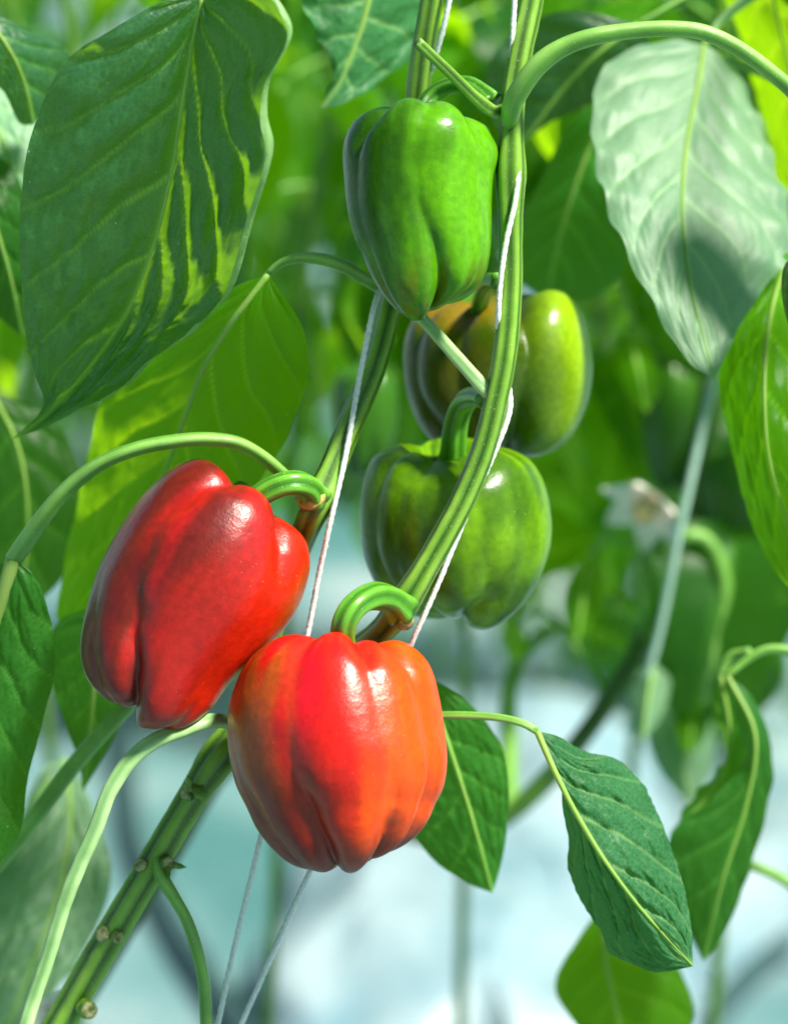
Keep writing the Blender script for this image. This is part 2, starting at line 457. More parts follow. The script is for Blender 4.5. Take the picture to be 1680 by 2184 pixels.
# ------------------------------------------------------------------ peppers
def pepper(cx, cy, d, rows, grooves, T, B, hue, label, group, roll=0.0, pitch=0.0, mat=None, nth=200, ns=130, depth=0.95, top_i=3, bump=1.0, seed=0, stalk=None, stalk_r=None, calyx=True, cap=None, calyx_px=None, yaw=0.0):
    """rows: (left, right, down) from the dimple over the shoulder to the blossom end"""
    px = PX(d); C0 = P(cx, cy, d)
    t = thing('bell_pepper', C0, label, 'bell pepper', group)
    er, ed = RT * math.cos(roll) - UP * math.sin(roll), -UP * math.cos(roll) - RT * math.sin(roll)
    # resample the rows
    pr = catmull([Vector((a, b, c)) for a, b, c in rows], ns)
    bs = [p.z for p in pr]; bmin, bmax = min(bs), max(bs)
    it = bs.index(bmin); ib = bs.index(bmax)
    V, F, H = [], [], []
    wt_ap = (pr[it].y - pr[it].x) / 2; wb_ap = (pr[ib].y - pr[ib].x) / 2
    cp, sp = math.cos(pitch), math.sin(pitch)
    for i, p in enumerate(pr):
        c = (p.x + p.y) / 2; w = (p.y - p.x) / 2; z = (p.z - bmin) / (bmax - bmin)
        for q in range(nth):
            al = 360.0 * q / nth - 180.0
            G = 0.0
            for g in grooves:
                ga = table(g['a'], z); dd = (al - ga + 180) % 360 - 180
                x = dd / g.get('w', 20.0)
                G += table(g['d'], z) * math.exp(-(math.sqrt(x * x + 0.03) - 0.173))
            inner = 1.0
            f = 1 - G
            ar = R(al)
            if i <= it:
                ww = clamp(w / max(wt_ap, 1e-6)); f = 1 - G * ww
                wt, wb = ww ** 1.5, 0.0
            elif i >= ib:
                ww = clamp(w / max(wb_ap, 1e-6)); wt, wb = 0.0, ww ** 1.2; f = 1 - G * ww
            else:
                wt, wb = (1 - smooth(0.0, 0.45, z)), smooth(0.55, 1.0, z)
            gt = sum(table(g['d'], 0.0) * math.exp(-(math.sqrt((((al - table(g['a'], z) + 180) % 360 - 180) / g.get('w', 20.0)) ** 2 + 0.03) - 0.173)) for g in grooves)
            gb = sum(table(g['d'], 1.0) * math.exp(-(math.sqrt((((al - table(g['a'], z) + 180) % 360 - 180) / g.get('w', 20.0)) ** 2 + 0.03) - 0.173)) for g in grooves)
            zz = p.z + wt * (ptable(T, al) + 130 * gt) + wb * (ptable(B, al) - 130 * gb)
            # slow unevenness of the flesh
            nn = noise.noise(Vector((math.sin(ar) * 1.6 + seed * 3.3, math.cos(ar) * 1.6, z * 2.2)))
            n2 = noise.noise(Vector((math.sin(ar) * 5 + seed, math.cos(ar) * 5, z * 5.0)))
            f *= 1 + (0.022 * nn + 0.006 * n2) * bump
            lx = c + w * f * math.sin(ar); ly = -w * f * math.cos(ar) * depth; lz = zz
            # pitch about the across axis
            ly2, lz2 = ly * cp - lz * sp, ly * sp + lz * cp
            V.append(C0 + (er * lx + ed * lz2 + FW * ly2) * px)
            H.append(hue(lx, zz, ar, z, G))
    for i in range(ns - 1):
        for q in range(nth):
            a, b = i * nth + q, i * nth + (q + 1) % nth
            F.append((a, a + nth, b + nth, b))
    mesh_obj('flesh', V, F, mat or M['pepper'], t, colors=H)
    if stalk:
        pts = [P(*s) for s in stalk]
        st = tube('stalk', pts, [r * 1e-3 for r in (stalk_r or (4, 3.4, 3.2, 4.2))], M['stalk'], t, sides=30, ribs=5, ribdepth=0.24, knob=[(0.0, .12, .35), (1.0, .07, .25)])
        if cap:
            e = pts[-1]; dr = (pts[-1] - pts[-2]).normalized()
            tube('stalk_collar', [e - dr * 0.006, e - dr * .002, e + dr * 0.002], [4.0e-3, cap * 1e-3, cap * .92e-3, 3.0e-3], M['cork'], st, sides=20, jitter=0.12)
        # calyx: a scalloped green collar sitting in the dimple
        base = pts[0]; ax = (pts[1] - pts[0]).normalized()
        u = ax.orthogonal().normalized(); w2 = ax.cross(u)
        CV, CF = [], []
        for k in range(9):
            s = k / 8
            for q in range(48):
                a = 2 * math.pi * q / 48
                rad = lerp(0.0035, 0.013 * (1 + 0.10 * math.cos(6 * a)), s ** 1.1)
                CV.append(base + (u * math.cos(a) + w2 * math.sin(a)) * rad + ax * (0.008 * (1 - s) ** 2 - 0.000 + 0.002))
        for k in range(8):
            for q in range(48):
                a, b = k * 48 + q, k * 48 + (q + 1) % 48
                CF.append((a, b, b + 48, a + 48))
        m = len(CV)
        mesh_obj('calyx', CV, CF, M['stalk'], t, {'rib': [0.4] * m, 'along': [0.0] * m, 'round': [0.5] * m})
    return t

def mix3(a, b, t): return tuple(a[i] + (b[i] - a[i]) * t for i in range(3))
def N(x, y, z, s=1.0): return 0.5 + 0.5 * noise.noise(Vector((x * s, y * s, z * s)))

def hue_front(x, y, ar, z, G):
    s = math.sin(ar); c = math.cos(ar)
    n1 = N(s * 1.4 + 4, c * 1.4, z * 1.6); n2 = N(s * 5, c * 5 + 3, z * 2.6); n3 = N(s * 15, c * 15, z * 9 + 2)
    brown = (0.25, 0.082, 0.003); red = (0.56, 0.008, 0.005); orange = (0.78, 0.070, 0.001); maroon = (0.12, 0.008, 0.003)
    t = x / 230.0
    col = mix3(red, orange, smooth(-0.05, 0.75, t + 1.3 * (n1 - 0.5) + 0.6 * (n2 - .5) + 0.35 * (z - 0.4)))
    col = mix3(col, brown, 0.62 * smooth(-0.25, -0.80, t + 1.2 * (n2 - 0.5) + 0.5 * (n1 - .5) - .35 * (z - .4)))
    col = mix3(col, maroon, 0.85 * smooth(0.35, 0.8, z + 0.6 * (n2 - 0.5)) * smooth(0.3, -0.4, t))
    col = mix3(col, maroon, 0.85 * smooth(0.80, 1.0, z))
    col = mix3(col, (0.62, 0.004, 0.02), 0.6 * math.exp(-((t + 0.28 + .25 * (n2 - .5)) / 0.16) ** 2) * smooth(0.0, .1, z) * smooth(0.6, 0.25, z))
    n4 = N(s * 34, c * 34, z * 3.5 + 1); n5 = N(s * 60, c * 60, z * 40)
    return tuple(v * (0.80 + 0.16 * n3 + 0.16 * n4 + 0.08 * n5) for v in col)

def hue_left(x, y, ar, z, G):
    s = math.sin(ar); c = math.cos(ar)
    n1 = N(s * 1.6, c * 1.6 + 7, z * 2.0); n2 = N(s * 4, c * 4 + 3, z * 2.2 + 8); n3 = N(s * 14, c * 14, z * 9 + 2)
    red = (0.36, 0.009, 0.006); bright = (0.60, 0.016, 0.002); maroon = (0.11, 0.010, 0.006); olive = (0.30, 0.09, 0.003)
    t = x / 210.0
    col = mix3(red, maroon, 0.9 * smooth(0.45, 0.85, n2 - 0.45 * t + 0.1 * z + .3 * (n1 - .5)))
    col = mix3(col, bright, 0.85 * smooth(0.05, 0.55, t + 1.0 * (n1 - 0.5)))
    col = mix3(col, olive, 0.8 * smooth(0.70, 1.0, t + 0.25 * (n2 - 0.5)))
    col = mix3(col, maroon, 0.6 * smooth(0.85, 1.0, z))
    n4 = N(s * 34, c * 34, z * 3.5 + 1); n5 = N(s * 60, c * 60, z * 40)
    return tuple(v * (0.80 + 0.16 * n3 + 0.16 * n4 + 0.08 * n5) for v in col)

def hue_green(x, y, ar, z, G):
    s = math.sin(ar); c = math.cos(ar)
    n1 = N(s * 2, c * 2, z * 2); n2 = N(s * 5, c * 5, z * 5 + 4); n3 = N(s * 14, c * 14, z * 12)
    col = mix3((0.020, 0.088, 0.001), (0.095, 0.33, 0.002), smooth(0.3, 0.8, n1 * .5 + (x / 165.0) * .4 + .3 + .3 * (n2 - .5)))
    col = mix3(col, (0.10, 0.08, 0.004), 0.6 * smooth(0.72, 0.9, z) * smooth(0.45, 0.62, n2))
    n4 = N(s * 34, c * 34, z * 3.5 + 1)
    return tuple(v * (0.78 + 0.24 * n3 + 0.2 * n4) for v in col)

def hue_green2(x, y, ar, z, G):
    s = math.sin(ar); c = math.cos(ar)
    n1 = N(s * 2, c * 2 + 5, z * 2); n2 = N(s * 5, c * 5 + 2, z * 4)
    col = mix3((0.045, 0.13, 0.002), (0.13, 0.30, 0.003), smooth(0.35, 0.7, n1 * .5 + n2 * .5))
    return col

def hue_turning(x, y, ar, z, G):
    s = math.sin(ar); c = math.cos(ar)
    n1 = N(s * 2, c * 2 + 1, z * 2); n2 = N(s * 4, c * 4 + 2, z * 3)
    t = x / 205.0
    col = mix3((0.045, 0.10, 0.002), (0.24, 0.42, 0.004), smooth(0.2, 0.85, t + 0.3 * (n1 - .5)))
    col = mix3(col, (0.32, 0.15, 0.008), 0.5 * smooth(0.36, 0.08, z + 0.5 * (n2 - .5)) * smooth(0.35, -0.3, t))
    col = mix3(col, (0.10, 0.055, 0.003), 0.45 * smooth(0.1, -0.3, t) * smooth(0.2, 0.45, z))
    return col

def hue_far(x, y, ar, z, G):
    return (0.03, 0.12, 0.006)

GR = 'bell peppers hanging in the foreground cluster'
# front red pepper
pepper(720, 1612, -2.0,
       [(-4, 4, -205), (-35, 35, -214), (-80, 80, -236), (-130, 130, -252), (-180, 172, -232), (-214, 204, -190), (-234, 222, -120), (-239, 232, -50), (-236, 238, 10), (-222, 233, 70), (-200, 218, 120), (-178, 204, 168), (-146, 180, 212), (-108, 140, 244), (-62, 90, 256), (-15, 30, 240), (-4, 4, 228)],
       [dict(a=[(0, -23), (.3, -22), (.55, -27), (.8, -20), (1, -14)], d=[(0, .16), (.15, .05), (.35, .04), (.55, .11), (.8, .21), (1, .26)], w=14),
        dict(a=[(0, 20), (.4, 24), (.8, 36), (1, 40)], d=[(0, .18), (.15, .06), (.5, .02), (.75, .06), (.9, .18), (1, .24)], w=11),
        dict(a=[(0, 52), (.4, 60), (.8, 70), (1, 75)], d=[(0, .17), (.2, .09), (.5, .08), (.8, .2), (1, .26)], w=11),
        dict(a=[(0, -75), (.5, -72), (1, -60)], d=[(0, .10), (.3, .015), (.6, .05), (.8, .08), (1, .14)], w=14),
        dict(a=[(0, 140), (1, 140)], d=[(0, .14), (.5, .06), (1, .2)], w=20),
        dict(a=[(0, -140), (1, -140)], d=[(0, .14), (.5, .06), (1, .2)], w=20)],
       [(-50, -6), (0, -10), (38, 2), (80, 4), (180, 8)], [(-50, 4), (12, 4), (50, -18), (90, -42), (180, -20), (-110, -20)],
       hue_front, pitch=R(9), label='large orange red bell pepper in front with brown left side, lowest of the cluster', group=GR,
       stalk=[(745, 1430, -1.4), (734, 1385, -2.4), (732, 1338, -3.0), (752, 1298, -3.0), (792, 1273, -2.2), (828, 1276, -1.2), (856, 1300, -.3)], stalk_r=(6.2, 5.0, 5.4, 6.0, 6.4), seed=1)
# left red pepper (leaning)
pepper(425, 1270, 0.0,
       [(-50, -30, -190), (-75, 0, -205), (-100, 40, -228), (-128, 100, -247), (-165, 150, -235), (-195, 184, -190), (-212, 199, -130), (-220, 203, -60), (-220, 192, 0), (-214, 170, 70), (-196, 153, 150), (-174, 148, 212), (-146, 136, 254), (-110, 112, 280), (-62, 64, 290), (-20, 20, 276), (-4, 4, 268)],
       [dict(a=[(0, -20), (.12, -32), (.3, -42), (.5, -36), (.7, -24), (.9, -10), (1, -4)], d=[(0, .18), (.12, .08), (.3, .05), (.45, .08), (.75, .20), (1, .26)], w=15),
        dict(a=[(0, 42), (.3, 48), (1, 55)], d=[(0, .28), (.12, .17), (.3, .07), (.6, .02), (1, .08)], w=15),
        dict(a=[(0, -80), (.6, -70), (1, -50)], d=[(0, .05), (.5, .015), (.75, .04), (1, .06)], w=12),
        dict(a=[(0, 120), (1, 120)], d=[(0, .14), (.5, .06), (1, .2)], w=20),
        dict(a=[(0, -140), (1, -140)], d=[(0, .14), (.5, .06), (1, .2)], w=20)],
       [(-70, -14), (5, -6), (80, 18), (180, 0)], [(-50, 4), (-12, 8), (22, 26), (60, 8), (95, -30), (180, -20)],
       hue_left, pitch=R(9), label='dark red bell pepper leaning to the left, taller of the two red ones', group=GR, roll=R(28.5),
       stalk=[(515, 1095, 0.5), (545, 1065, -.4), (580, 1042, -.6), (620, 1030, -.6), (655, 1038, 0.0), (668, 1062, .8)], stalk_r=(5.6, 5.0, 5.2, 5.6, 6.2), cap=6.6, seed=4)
# upper green pepper
pepper(895, 450, -0.5,
       [(-4, 4, -175), (-30, 30, -185), (-62, 64, -210), (-95, 98, -224), (-138, 148, -205), (-161, 166, -165), (-168, 169, -130), (-166, 160, -80), (-160, 156, -20), (-147, 156, 40), (-126, 154, 95), (-104, 147, 145), (-80, 130, 185), (-55, 100, 212), (-30, 60, 225), (-5, 25, 218), (4, 12, 208)],
       [dict(a=[(0, -38), (.2, -55), (.6, -62), (1, -60)], d=[(0, .18), (.12, .14), (.3, .06), (.6, .04), (1, .04)], w=11),
        dict(a=[(0, 6), (.3, -4), (.5, -2), (.8, 8), (1, 14)], d=[(0, .11), (.15, .02), (.4, .05), (.6, .12), (.85, .24), (1, .34)], w=14),
        dict(a=[(0, 46), (.4, 60), (.8, 62), (1, 55)], d=[(0, .18), (.1, .10), (.3, .03), (.7, .02), (.9, .06), (1, .1)], w=14),
        dict(a=[(0, 130), (1, 130)], d=[(0, .14), (.5, .06), (1, .2)], w=20),
        dict(a=[(0, -140), (1, -140)], d=[(0, .14), (.5, .06), (1, .2)], w=20)],
       [(-75, 6), (-20, -8), (25, -6), (75, 20), (180, 0)], [(-40, 24), (-10, 26), (35, 2), (75, -18), (180, -10), (-100, 0)],
       hue_green, pitch=R(8), label='glossy green bell pepper, uppermost of the cluster beside the thick stem', group=GR, mat=M['pepper_green'],
       stalk=[(900, 300, 0.6), (898, 240, 1.4), (920, 205, 1.8), (955, 184, 1.6), (1000, 180, 1.0), (1030, 196, .6), (1052, 216, .3)], stalk_r=(4.4, 4.0, 3.8, 3.6, 3.8), seed=7)
# lower green pepper behind the stem
pepper(972, 1140, 5.2,
       [(-50, -30, -150), (-75, 0, -160), (-105, 50, -178), (-125, 98, -188), (-172, 152, -168), (-193, 180, -135), (-204, 197, -90), (-208, 205, -40), (-206, 205, 10), (-196, 195, 60), (-178, 180, 105), (-150, 158, 145), (-110, 122, 175), (-60, 80, 188), (-20, 40, 182), (0, 10, 172)],
       [dict(a=[(0, -22), (.2, -38), (.6, -44), (1, -30)], d=[(0, .13), (.15, .06), (.4, .05), (.7, .07), (1, .14)], w=14),
        dict(a=[(0, -60), (.5, -62), (1, -50)], d=[(0, .08), (.4, .05), (1, .06)], w=10),
        dict(a=[(0, 10), (.5, 18), (.8, 22), (1, 4)], d=[(0, .10), (.15, .02), (.4, .04), (.7, .09), (1, .22)], w=16),
        dict(a=[(0, 120), (1, 120)], d=[(0, .14), (.5, .06), (1, .2)], w=20),
        dict(a=[(0, -140), (1, -140)], d=[(0, .14), (.5, .06), (1, .2)], w=20)],
       [(-70, -6), (0, 8), (50, -2), (180, -14)], [(-50, -6), (35, 14), (80, -4), (180, -10)],
       hue_green2, 'squat green bell pepper crossed by the thick stem, just above the front red one', GR, mat=M['pepper_green'], pitch=R(-8),
       stalk=[(962, 1010, 5.6), (966, 950, 4.6), (974, 895, 4.0), (990, 858, 3.2), (1018, 845, 1.6), (1040, 850, .6)], stalk_r=(6.6, 5.6, 5.2, 4.6, 4.4), seed=9)
# turning pepper behind
pepper(1066, 815, 10.0,
       [(-20, 0, -135), (-55, 35, -150), (-95, 90, -172), (-130, 135, -182), (-175, 172, -158), (-200, 194, -115), (-208, 203, -60), (-207, 203, -10), (-198, 197, 40), (-180, 182, 90), (-150, 158, 130), (-110, 120, 158), (-65, 70, 166), (-20, 20, 155), (0, 4, 148)],
       [dict(a=[(0, 16), (.3, 18), (.7, 12), (1, 10)], d=[(0, .32), (.15, .20), (.5, .13), (1, .25)], w=14),
        dict(a=[(0, -28), (.5, -30), (1, -20)], d=[(0, .22), (.2, .14), (.6, .10), (1, .2)], w=13),
        dict(a=[(0, -64), (.5, -66), (1, -50)], d=[(0, .1), (.5, .06), (1, .1)], w=8),
        dict(a=[(0, 110), (1, 110)], d=[(0, .14), (.5, .06), (1, .2)], w=20),
        dict(a=[(0, -140), (1, -140)], d=[(0, .14), (.5, .06), (1, .2)], w=20)],
       [(-60, 6), (-5, 0), (58, -14), (180, -18)], [(0, 0), (180, -10)],
       hue_turning, 'half ripe bell pepper turning yellow and brown behind the thick stem', GR, mat=M['pepper_green'],
       stalk=[(1040, 735, 9.5), (1022, 668, 8.2), (1030, 622, 6.0), (1045, 600, 4.0), (1068, 600, 1.4)], stalk_r=(4.4, 4.0, 3.8, 3.8), seed=12)

# ------------------------------------------------------------------ the foreground plant
plant = thing('pepper_plant', P(60, 2600, 6), 'foreground pepper plant with thick ribbed stem and broad leaves carrying the cluster', 'pepper plant')
A = [(1170, -330, 1), (1150, -120, 1), (1133, 0, .6), (1108, 120, .2), (1094, 210, 0), (1090, 300, 0), (1088, 450, 0), (1088, 600, .1), (1078, 740, 0), (1058, 850, 0), (1030, 960, .0), (985, 1070, 0), (925, 1180, 0), (868, 1275, .2), (815, 1345, 1.2), (720, 1410, 3.6), (600, 1480, 4.2), (485, 1595, 3.0), (400, 1720, 2.6), (315, 1865, 2.6), (235, 2000, 3), (160, 2130, 3.5), (90, 2260, 4), (0, 2450, 6), (-60, 2700, 9)]
LA = [P(*p) for p in A]
tail = [LA[-1] + Vector((-0.03, 0.06, -0.16)), Vector((LA[-1].x - .05, LA[-1].y + 0.15, -0.01))]
tube('main_stem', LA + tail, [5.2e-3, 5.1e-3, 5.1e-3, 5.2e-3, 5.6e-3, 6.4e-3, 6.8e-3, 7.2e-3, 7.8e-3, 8.2e-3, 8.6e-3, 9e-3, 9.4e-3, 9.6e-3, 10e-3],
     M['stem'], plant, n=400, sides=32, ribs=5, ribdepth=0.20, jitter=.05, knob=[(0.118, 0.010, 0.30), (0.277, 0.010, 0.20), (0.375, .012, .35), (0.52, 0.012, 0.25)])
Bp = [(960, -320, 3), (935, -120, 3), (920, 0, 3), (900, 120, 3), (888, 230, 3.2), (880, 400, 3.6), (850, 560, 3.8), (828, 670, 3.4), (795, 790, 2.8), (740, 920, 2.0), (695, 1030, 1.4), (660, 1110, 1.4), (615, 1220, 3.5), (575, 1340, 5.0), (545, 1470, 4.6), (500, 1580, 3.2)]
tube('side_stem', [P(*p) for p in Bp], [5e-3, 5e-3, 5.2e-3, 5.2e-3, 5.2e-3, 5.6e-3, 5.8e-3, 6e-3, 6e-3], M['stem'], plant, n=400, sides=28, ribs=5, ribdepth=0.22, knob=[(0.69, 0.02, 0.30)])
# the cut petiole stub and the long arching stalk at the top node
tube('leaf_stalk', [P(*p) for p in [(1075, 235, -.4), (1050, 238, -.6), (1010, 205, -1.1), (955, 150, -1.8), (888, 88, -2.6)]], [3.4e-3, 3.2e-3, 2.7e-3, 2.5e-3, 2.4e-3, 2.4e-3], M['stem'], plant, sides=20, ribs=4, ribdepth=0.22)
tube('arching_stalk', [P(*p) for p in [(1086, 275, .2), (1088, 238, -.9), (1102, 200, -1.4), (1145, 140, -1.9), (1200, 100, -2.1), (1270, 76, -2.2), (1350, 64, -2.1), (1430, 60, -2), (1500, 68, -1.8), (1570, 100, -1.5), (1640, 150, -1.2), (1700, 205, -.9), (1790, 320, 0)]],
     [3.2e-3, 4.3e-3, 4.2e-3, 3.7e-3, 3.4e-3, 3.3e-3, 3.3e-3, 3.3e-3, 3.2e-3, 3.0e-3, 2.8e-3], M['petiole'], plant, sides=24, ribs=3, ribdepth=0.05)
tube('leaf_stalk', [P(*p) for p in [(1052, 845, .2), (1030, 825, 0.2), (980, 768, .6), (920, 700, 1.5), (860, 640, 2.6)]], [3.6e-3, 3.0e-3, 2.8e-3, 2.7e-3, 2.6e-3], M['petiole_pale'], plant, sides=20, ribs=3, ribdepth=0.25)
# pruned stubs with dry scars along the lower stem
def stub(x, y, d, dx, dy, L=26, r=4.2, crown=True):
    a = P(x, y, d); b = P(x + dx * L, y + dy * L, d - .5)
    s = tube('pruning_stub', [a, a.lerp(b, .5), b], [r * 1.1e-3, r * .8e-3, r * 1.0e-3, r * 1.05e-3], M['stem'], plant, sides=14, jitter=0.25)
    e = b; ax = (b - a).normalized(); V, F = [], []
    u = ax.orthogonal().normalized(); w = ax.cross(u)
    K = 26
    for k, (rr, h) in enumerate(((1.0, -.0006), (1.02, .0001), (.8, .0005), (.45, .0007), (.05, .0005))):
        for q in range(K):
            an = 6.2832 * q / K
            nn = 1 + .22 * noise.noise(Vector((math.cos(an) * 3 + x, math.sin(an) * 3, k)))
            V.append(e + (u * math.cos(an) + w * math.sin(an)) * rr * r * .95e-3 * nn + ax * h * nn)
    for k in range(4):
        for q in range(K):
            aa, bb = k * K + q, k * K + (q + 1) % K
            F.append((aa, bb, bb + K, aa + K))
    mesh_obj('dry_scar', V, F, M['scar'], s)
    if crown:
        for q in range(2):
            an = 6.2832 * (q + .3) / 4
            dr = (u * math.cos(an) + w * math.sin(an))
            tube('sepal', [e + dr * r * .6e-3, e + dr * r * 1.4e-3 + ax * .001, e + dr * r * 2.2e-3 + ax * .0035], [1.6e-3, 1.2e-3, .15e-3], M['stem'], s, n=12, sides=8)
stub(425, 1690, 2.2, -.8, -.0, 34, 3.6)
stub(345, 1845, 2.2, .7, -.1, 22, 3.0)
stub(312, 1850, 2.4, -.8, -.3, 16, 2.8, False)
stub(232, 1995, 2.8, -.7, -.1, 20, 3.2, False)
stub(240, 1995, 2.6, .6, .25, 20, 2.6, False)
stub(180, 2150, 3.0, .5, .3, 22, 3.6, False)
stub(852, 1308, -.1, .45, .7, 30, 3.6, False)
# hanging stalks of lower leaves
tube('leaf_stalk', [P(*p) for p in [(500, 1560, 1.5), (480, 1540, .0), (440, 1541, -.8), (395, 1556, -1.2), (330, 1583, -1.4), (278, 1625, -1.5), (235, 1690, -1.5), (205, 1770, -1.4), (165, 1860, -1.3), (135, 1940, -1.2), (105, 2040, -1), (75, 2130, -1), (45, 2230, -1), (0, 2380, 0)]],
     [2.2e-3, 3.6e-3, 3.6e-3, 3.4e-3, 3.3e-3, 3.2e-3, 3.3e-3, 3.4e-3], M['petiole_pale'], plant, n=300, sides=24, ribs=3, ribdepth=0.22, jitter=.05)
tube('leaf_stalk', [P(*p) for p in [(335, 1835, 2.2), (346, 1872, 1.6), (372, 1915, 1.4), (400, 1965, 1.3), (422, 2030, 1.2), (436, 2100, 1.2), (441, 2190, 1.2), (445, 2300, 1.5)]],
     [3.4e-3, 2.6e-3, 2.8e-3, 2.9e-3, 2.9e-3], M['petiole'], plant, sides=22, ribs=3, ribdepth=0.22)

# the big leaf, upper left
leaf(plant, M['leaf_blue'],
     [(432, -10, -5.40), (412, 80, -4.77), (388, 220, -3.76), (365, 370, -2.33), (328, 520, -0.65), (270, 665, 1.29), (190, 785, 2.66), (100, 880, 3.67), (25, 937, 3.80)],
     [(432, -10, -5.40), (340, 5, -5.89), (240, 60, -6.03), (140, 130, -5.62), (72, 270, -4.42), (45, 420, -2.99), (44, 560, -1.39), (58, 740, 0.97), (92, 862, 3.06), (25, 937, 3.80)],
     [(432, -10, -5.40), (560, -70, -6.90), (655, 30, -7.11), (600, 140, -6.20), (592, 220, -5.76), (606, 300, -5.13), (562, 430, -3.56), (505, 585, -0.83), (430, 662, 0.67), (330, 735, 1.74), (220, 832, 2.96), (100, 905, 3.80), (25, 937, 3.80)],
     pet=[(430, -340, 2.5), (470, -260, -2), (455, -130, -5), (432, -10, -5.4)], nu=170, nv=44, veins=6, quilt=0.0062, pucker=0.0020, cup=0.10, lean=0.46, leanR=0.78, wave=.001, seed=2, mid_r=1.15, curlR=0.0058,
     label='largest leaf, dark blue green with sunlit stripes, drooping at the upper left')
tube('side_shoot', [P(*p) for p in [(960, -300, 3), (760, -380, 2.6), (560, -400, 2.5), (430, -345, 2.5)]], [3.5e-3, 3.2e-3, 3e-3], M['stem'], plant, n=60, sides=16, ribs=4)
# the leaf under the arch, behind the left red pepper
leaf(plant, M['leaf_fresh'],
     [(572, 585, 2), (530, 640, 2.2), (485, 700, 2.8), (432, 790, 4.2), (398, 880, 5.6), (350, 1010, 7.4), (270, 1170, 9.4), (170, 1325, 11)],
     [(572, 585, 2), (500, 612, 3), (420, 665, 4.4), (330, 735, 6), (228, 835, 7.8), (190, 950, 9.4), (160, 1090, 11), (130, 1240, 12), (124, 1320, 12), (170, 1325, 11)],
     [(572, 585, 2), (612, 640, 1.6), (650, 715, 1.6), (656, 800, 2.6), (612, 930, 4.6), (540, 1050, 6.4), (450, 1200, 8), (320, 1300, 10), (170, 1325, 11)],
     pet=[(862, 640, 3.4), (820, 618, 3), (775, 592, 2.4), (735, 568, 2), (690, 553, 1.8), (640, 549, 1.6), (600, 560, 1.8), (572, 585, 2)], pr=(2.6, 2.8),
     nu=150, nv=36, veins=6, quilt=0.0030, pucker=0.0010, cup=0.06, lean=0.40, seed=5, mid_r=1.4, wave=.0012)
# the leaf on the left edge and its long arched petiole
leaf(plant, M['leaf_mid'],
     [(30, 1190, 1), (5, 1270, 1), (-30, 1400, 1.3), (-55, 1560, 1.6), (-65, 1700, 2), (-60, 1870, 2)],
     [(30, 1190, 1), (-70, 1250, 2), (-180, 1400, 3), (-205, 1560, 3), (-180, 1700, 3), (-60, 1870, 2)],
     [(30, 1190, 1), (78, 1235, 1), (110, 1330, 1.5), (116, 1430, 2), (94, 1530, 2.4), (60, 1660, 2.4), (44, 1770, 2), (0, 1840, 2), (-60, 1870, 2)],
     pet=[(672, 1085, 2), (630, 1040, 1.2), (600, 1008, .8), (555, 970, .2), (505, 944, -.4), (440, 936, -.8), (370, 941, -1), (290, 957, -1), (210, 990, -.8), (140, 1045, -.4), (85, 1110, 0), (30, 1190, 1)], pr=(2.9, 3.0),
     nu=110, nv=30, veins=6, quilt=0.0026, pucker=0.0012, cup=0.12, lean=0.35, seed=8, mid_r=3.2)
# lower right leaf, in focus
leaf(plant, M['leaf_pale'],
     [(1145, 1560, 0), (1180, 1640, -.4), (1225, 1730, -.6), (1285, 1830, -.4), (1355, 1925, 0), (1420, 2000, .6), (1478, 2062, 1)],
     [(1145, 1560, 0), (1168, 1605, .6), (1195, 1660, 1.2), (1199, 1730, 1.6), (1214, 1800, 1.8), (1212, 1855, 2), (1250, 1940, 2.2), (1284, 1990, 2), (1300, 2032, 2), (1345, 2054, 1.6), (1400, 2074, 1.2), (1478, 2062, 1)],
     [(1145, 1560, 0), (1192, 1572, .4), (1245, 1603, 1.2), (1322, 1625, 2.2), (1378, 1690, 2.6), (1422, 1790, 2.4), (1456, 1890, 2), (1472, 1970, 1.4), (1478, 2062, 1)],
     pet=[(640, 1560, 4), (780, 1555, 3), (880, 1535, 1.6), (958, 1527, .8), (1050, 1530, .3), (1110, 1542, 0), (1145, 1560, 0)], pr=(2.0, 1.9), mid_r=1.35,
     nu=170, nv=44, veins=5, quilt=0.0032, pucker=0.0015, cup=0.18, lean=0.62, wave=.0012, wfreq=6, serr=.0010, seed=3,
     label='small crinkled leaf hanging right of the front red pepper')
# dark leaf right behind the front pepper
leaf(plant, M['leaf_mid'],
     [(905, 1440, 7), (950, 1570, 7), (1005, 1740, 8), (1050, 1905, 9)],
     [(905, 1440, 7), (850, 1560, 8), (852, 1720, 8.4), (915, 1825, 9), (990, 1880, 9), (1050, 1905, 9)],
     [(905, 1440, 7), (1000, 1500, 7), (1068, 1590, 8), (1085, 1680, 8), (1078, 1790, 8.6), (1064, 1860, 9), (1050, 1905, 9)],
     pet=[(780, 1400, 4), (850, 1410, 5.5), (905, 1440, 7)], nu=90, nv=24, veins=6, quilt=0.0016, pucker=.001, seed=31)
# dark leaf under the left red pepper
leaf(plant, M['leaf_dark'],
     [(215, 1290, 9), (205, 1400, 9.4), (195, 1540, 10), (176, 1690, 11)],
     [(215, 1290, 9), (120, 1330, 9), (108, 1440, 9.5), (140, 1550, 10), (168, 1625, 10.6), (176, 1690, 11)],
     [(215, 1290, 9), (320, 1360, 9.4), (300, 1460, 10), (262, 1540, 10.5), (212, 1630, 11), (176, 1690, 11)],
     pet=[(560, 1380, 5), (400, 1260, 7), (290, 1250, 8.4), (215, 1290, 9)], nu=80, nv=22, veins=6, quilt=0.002, seed=33)
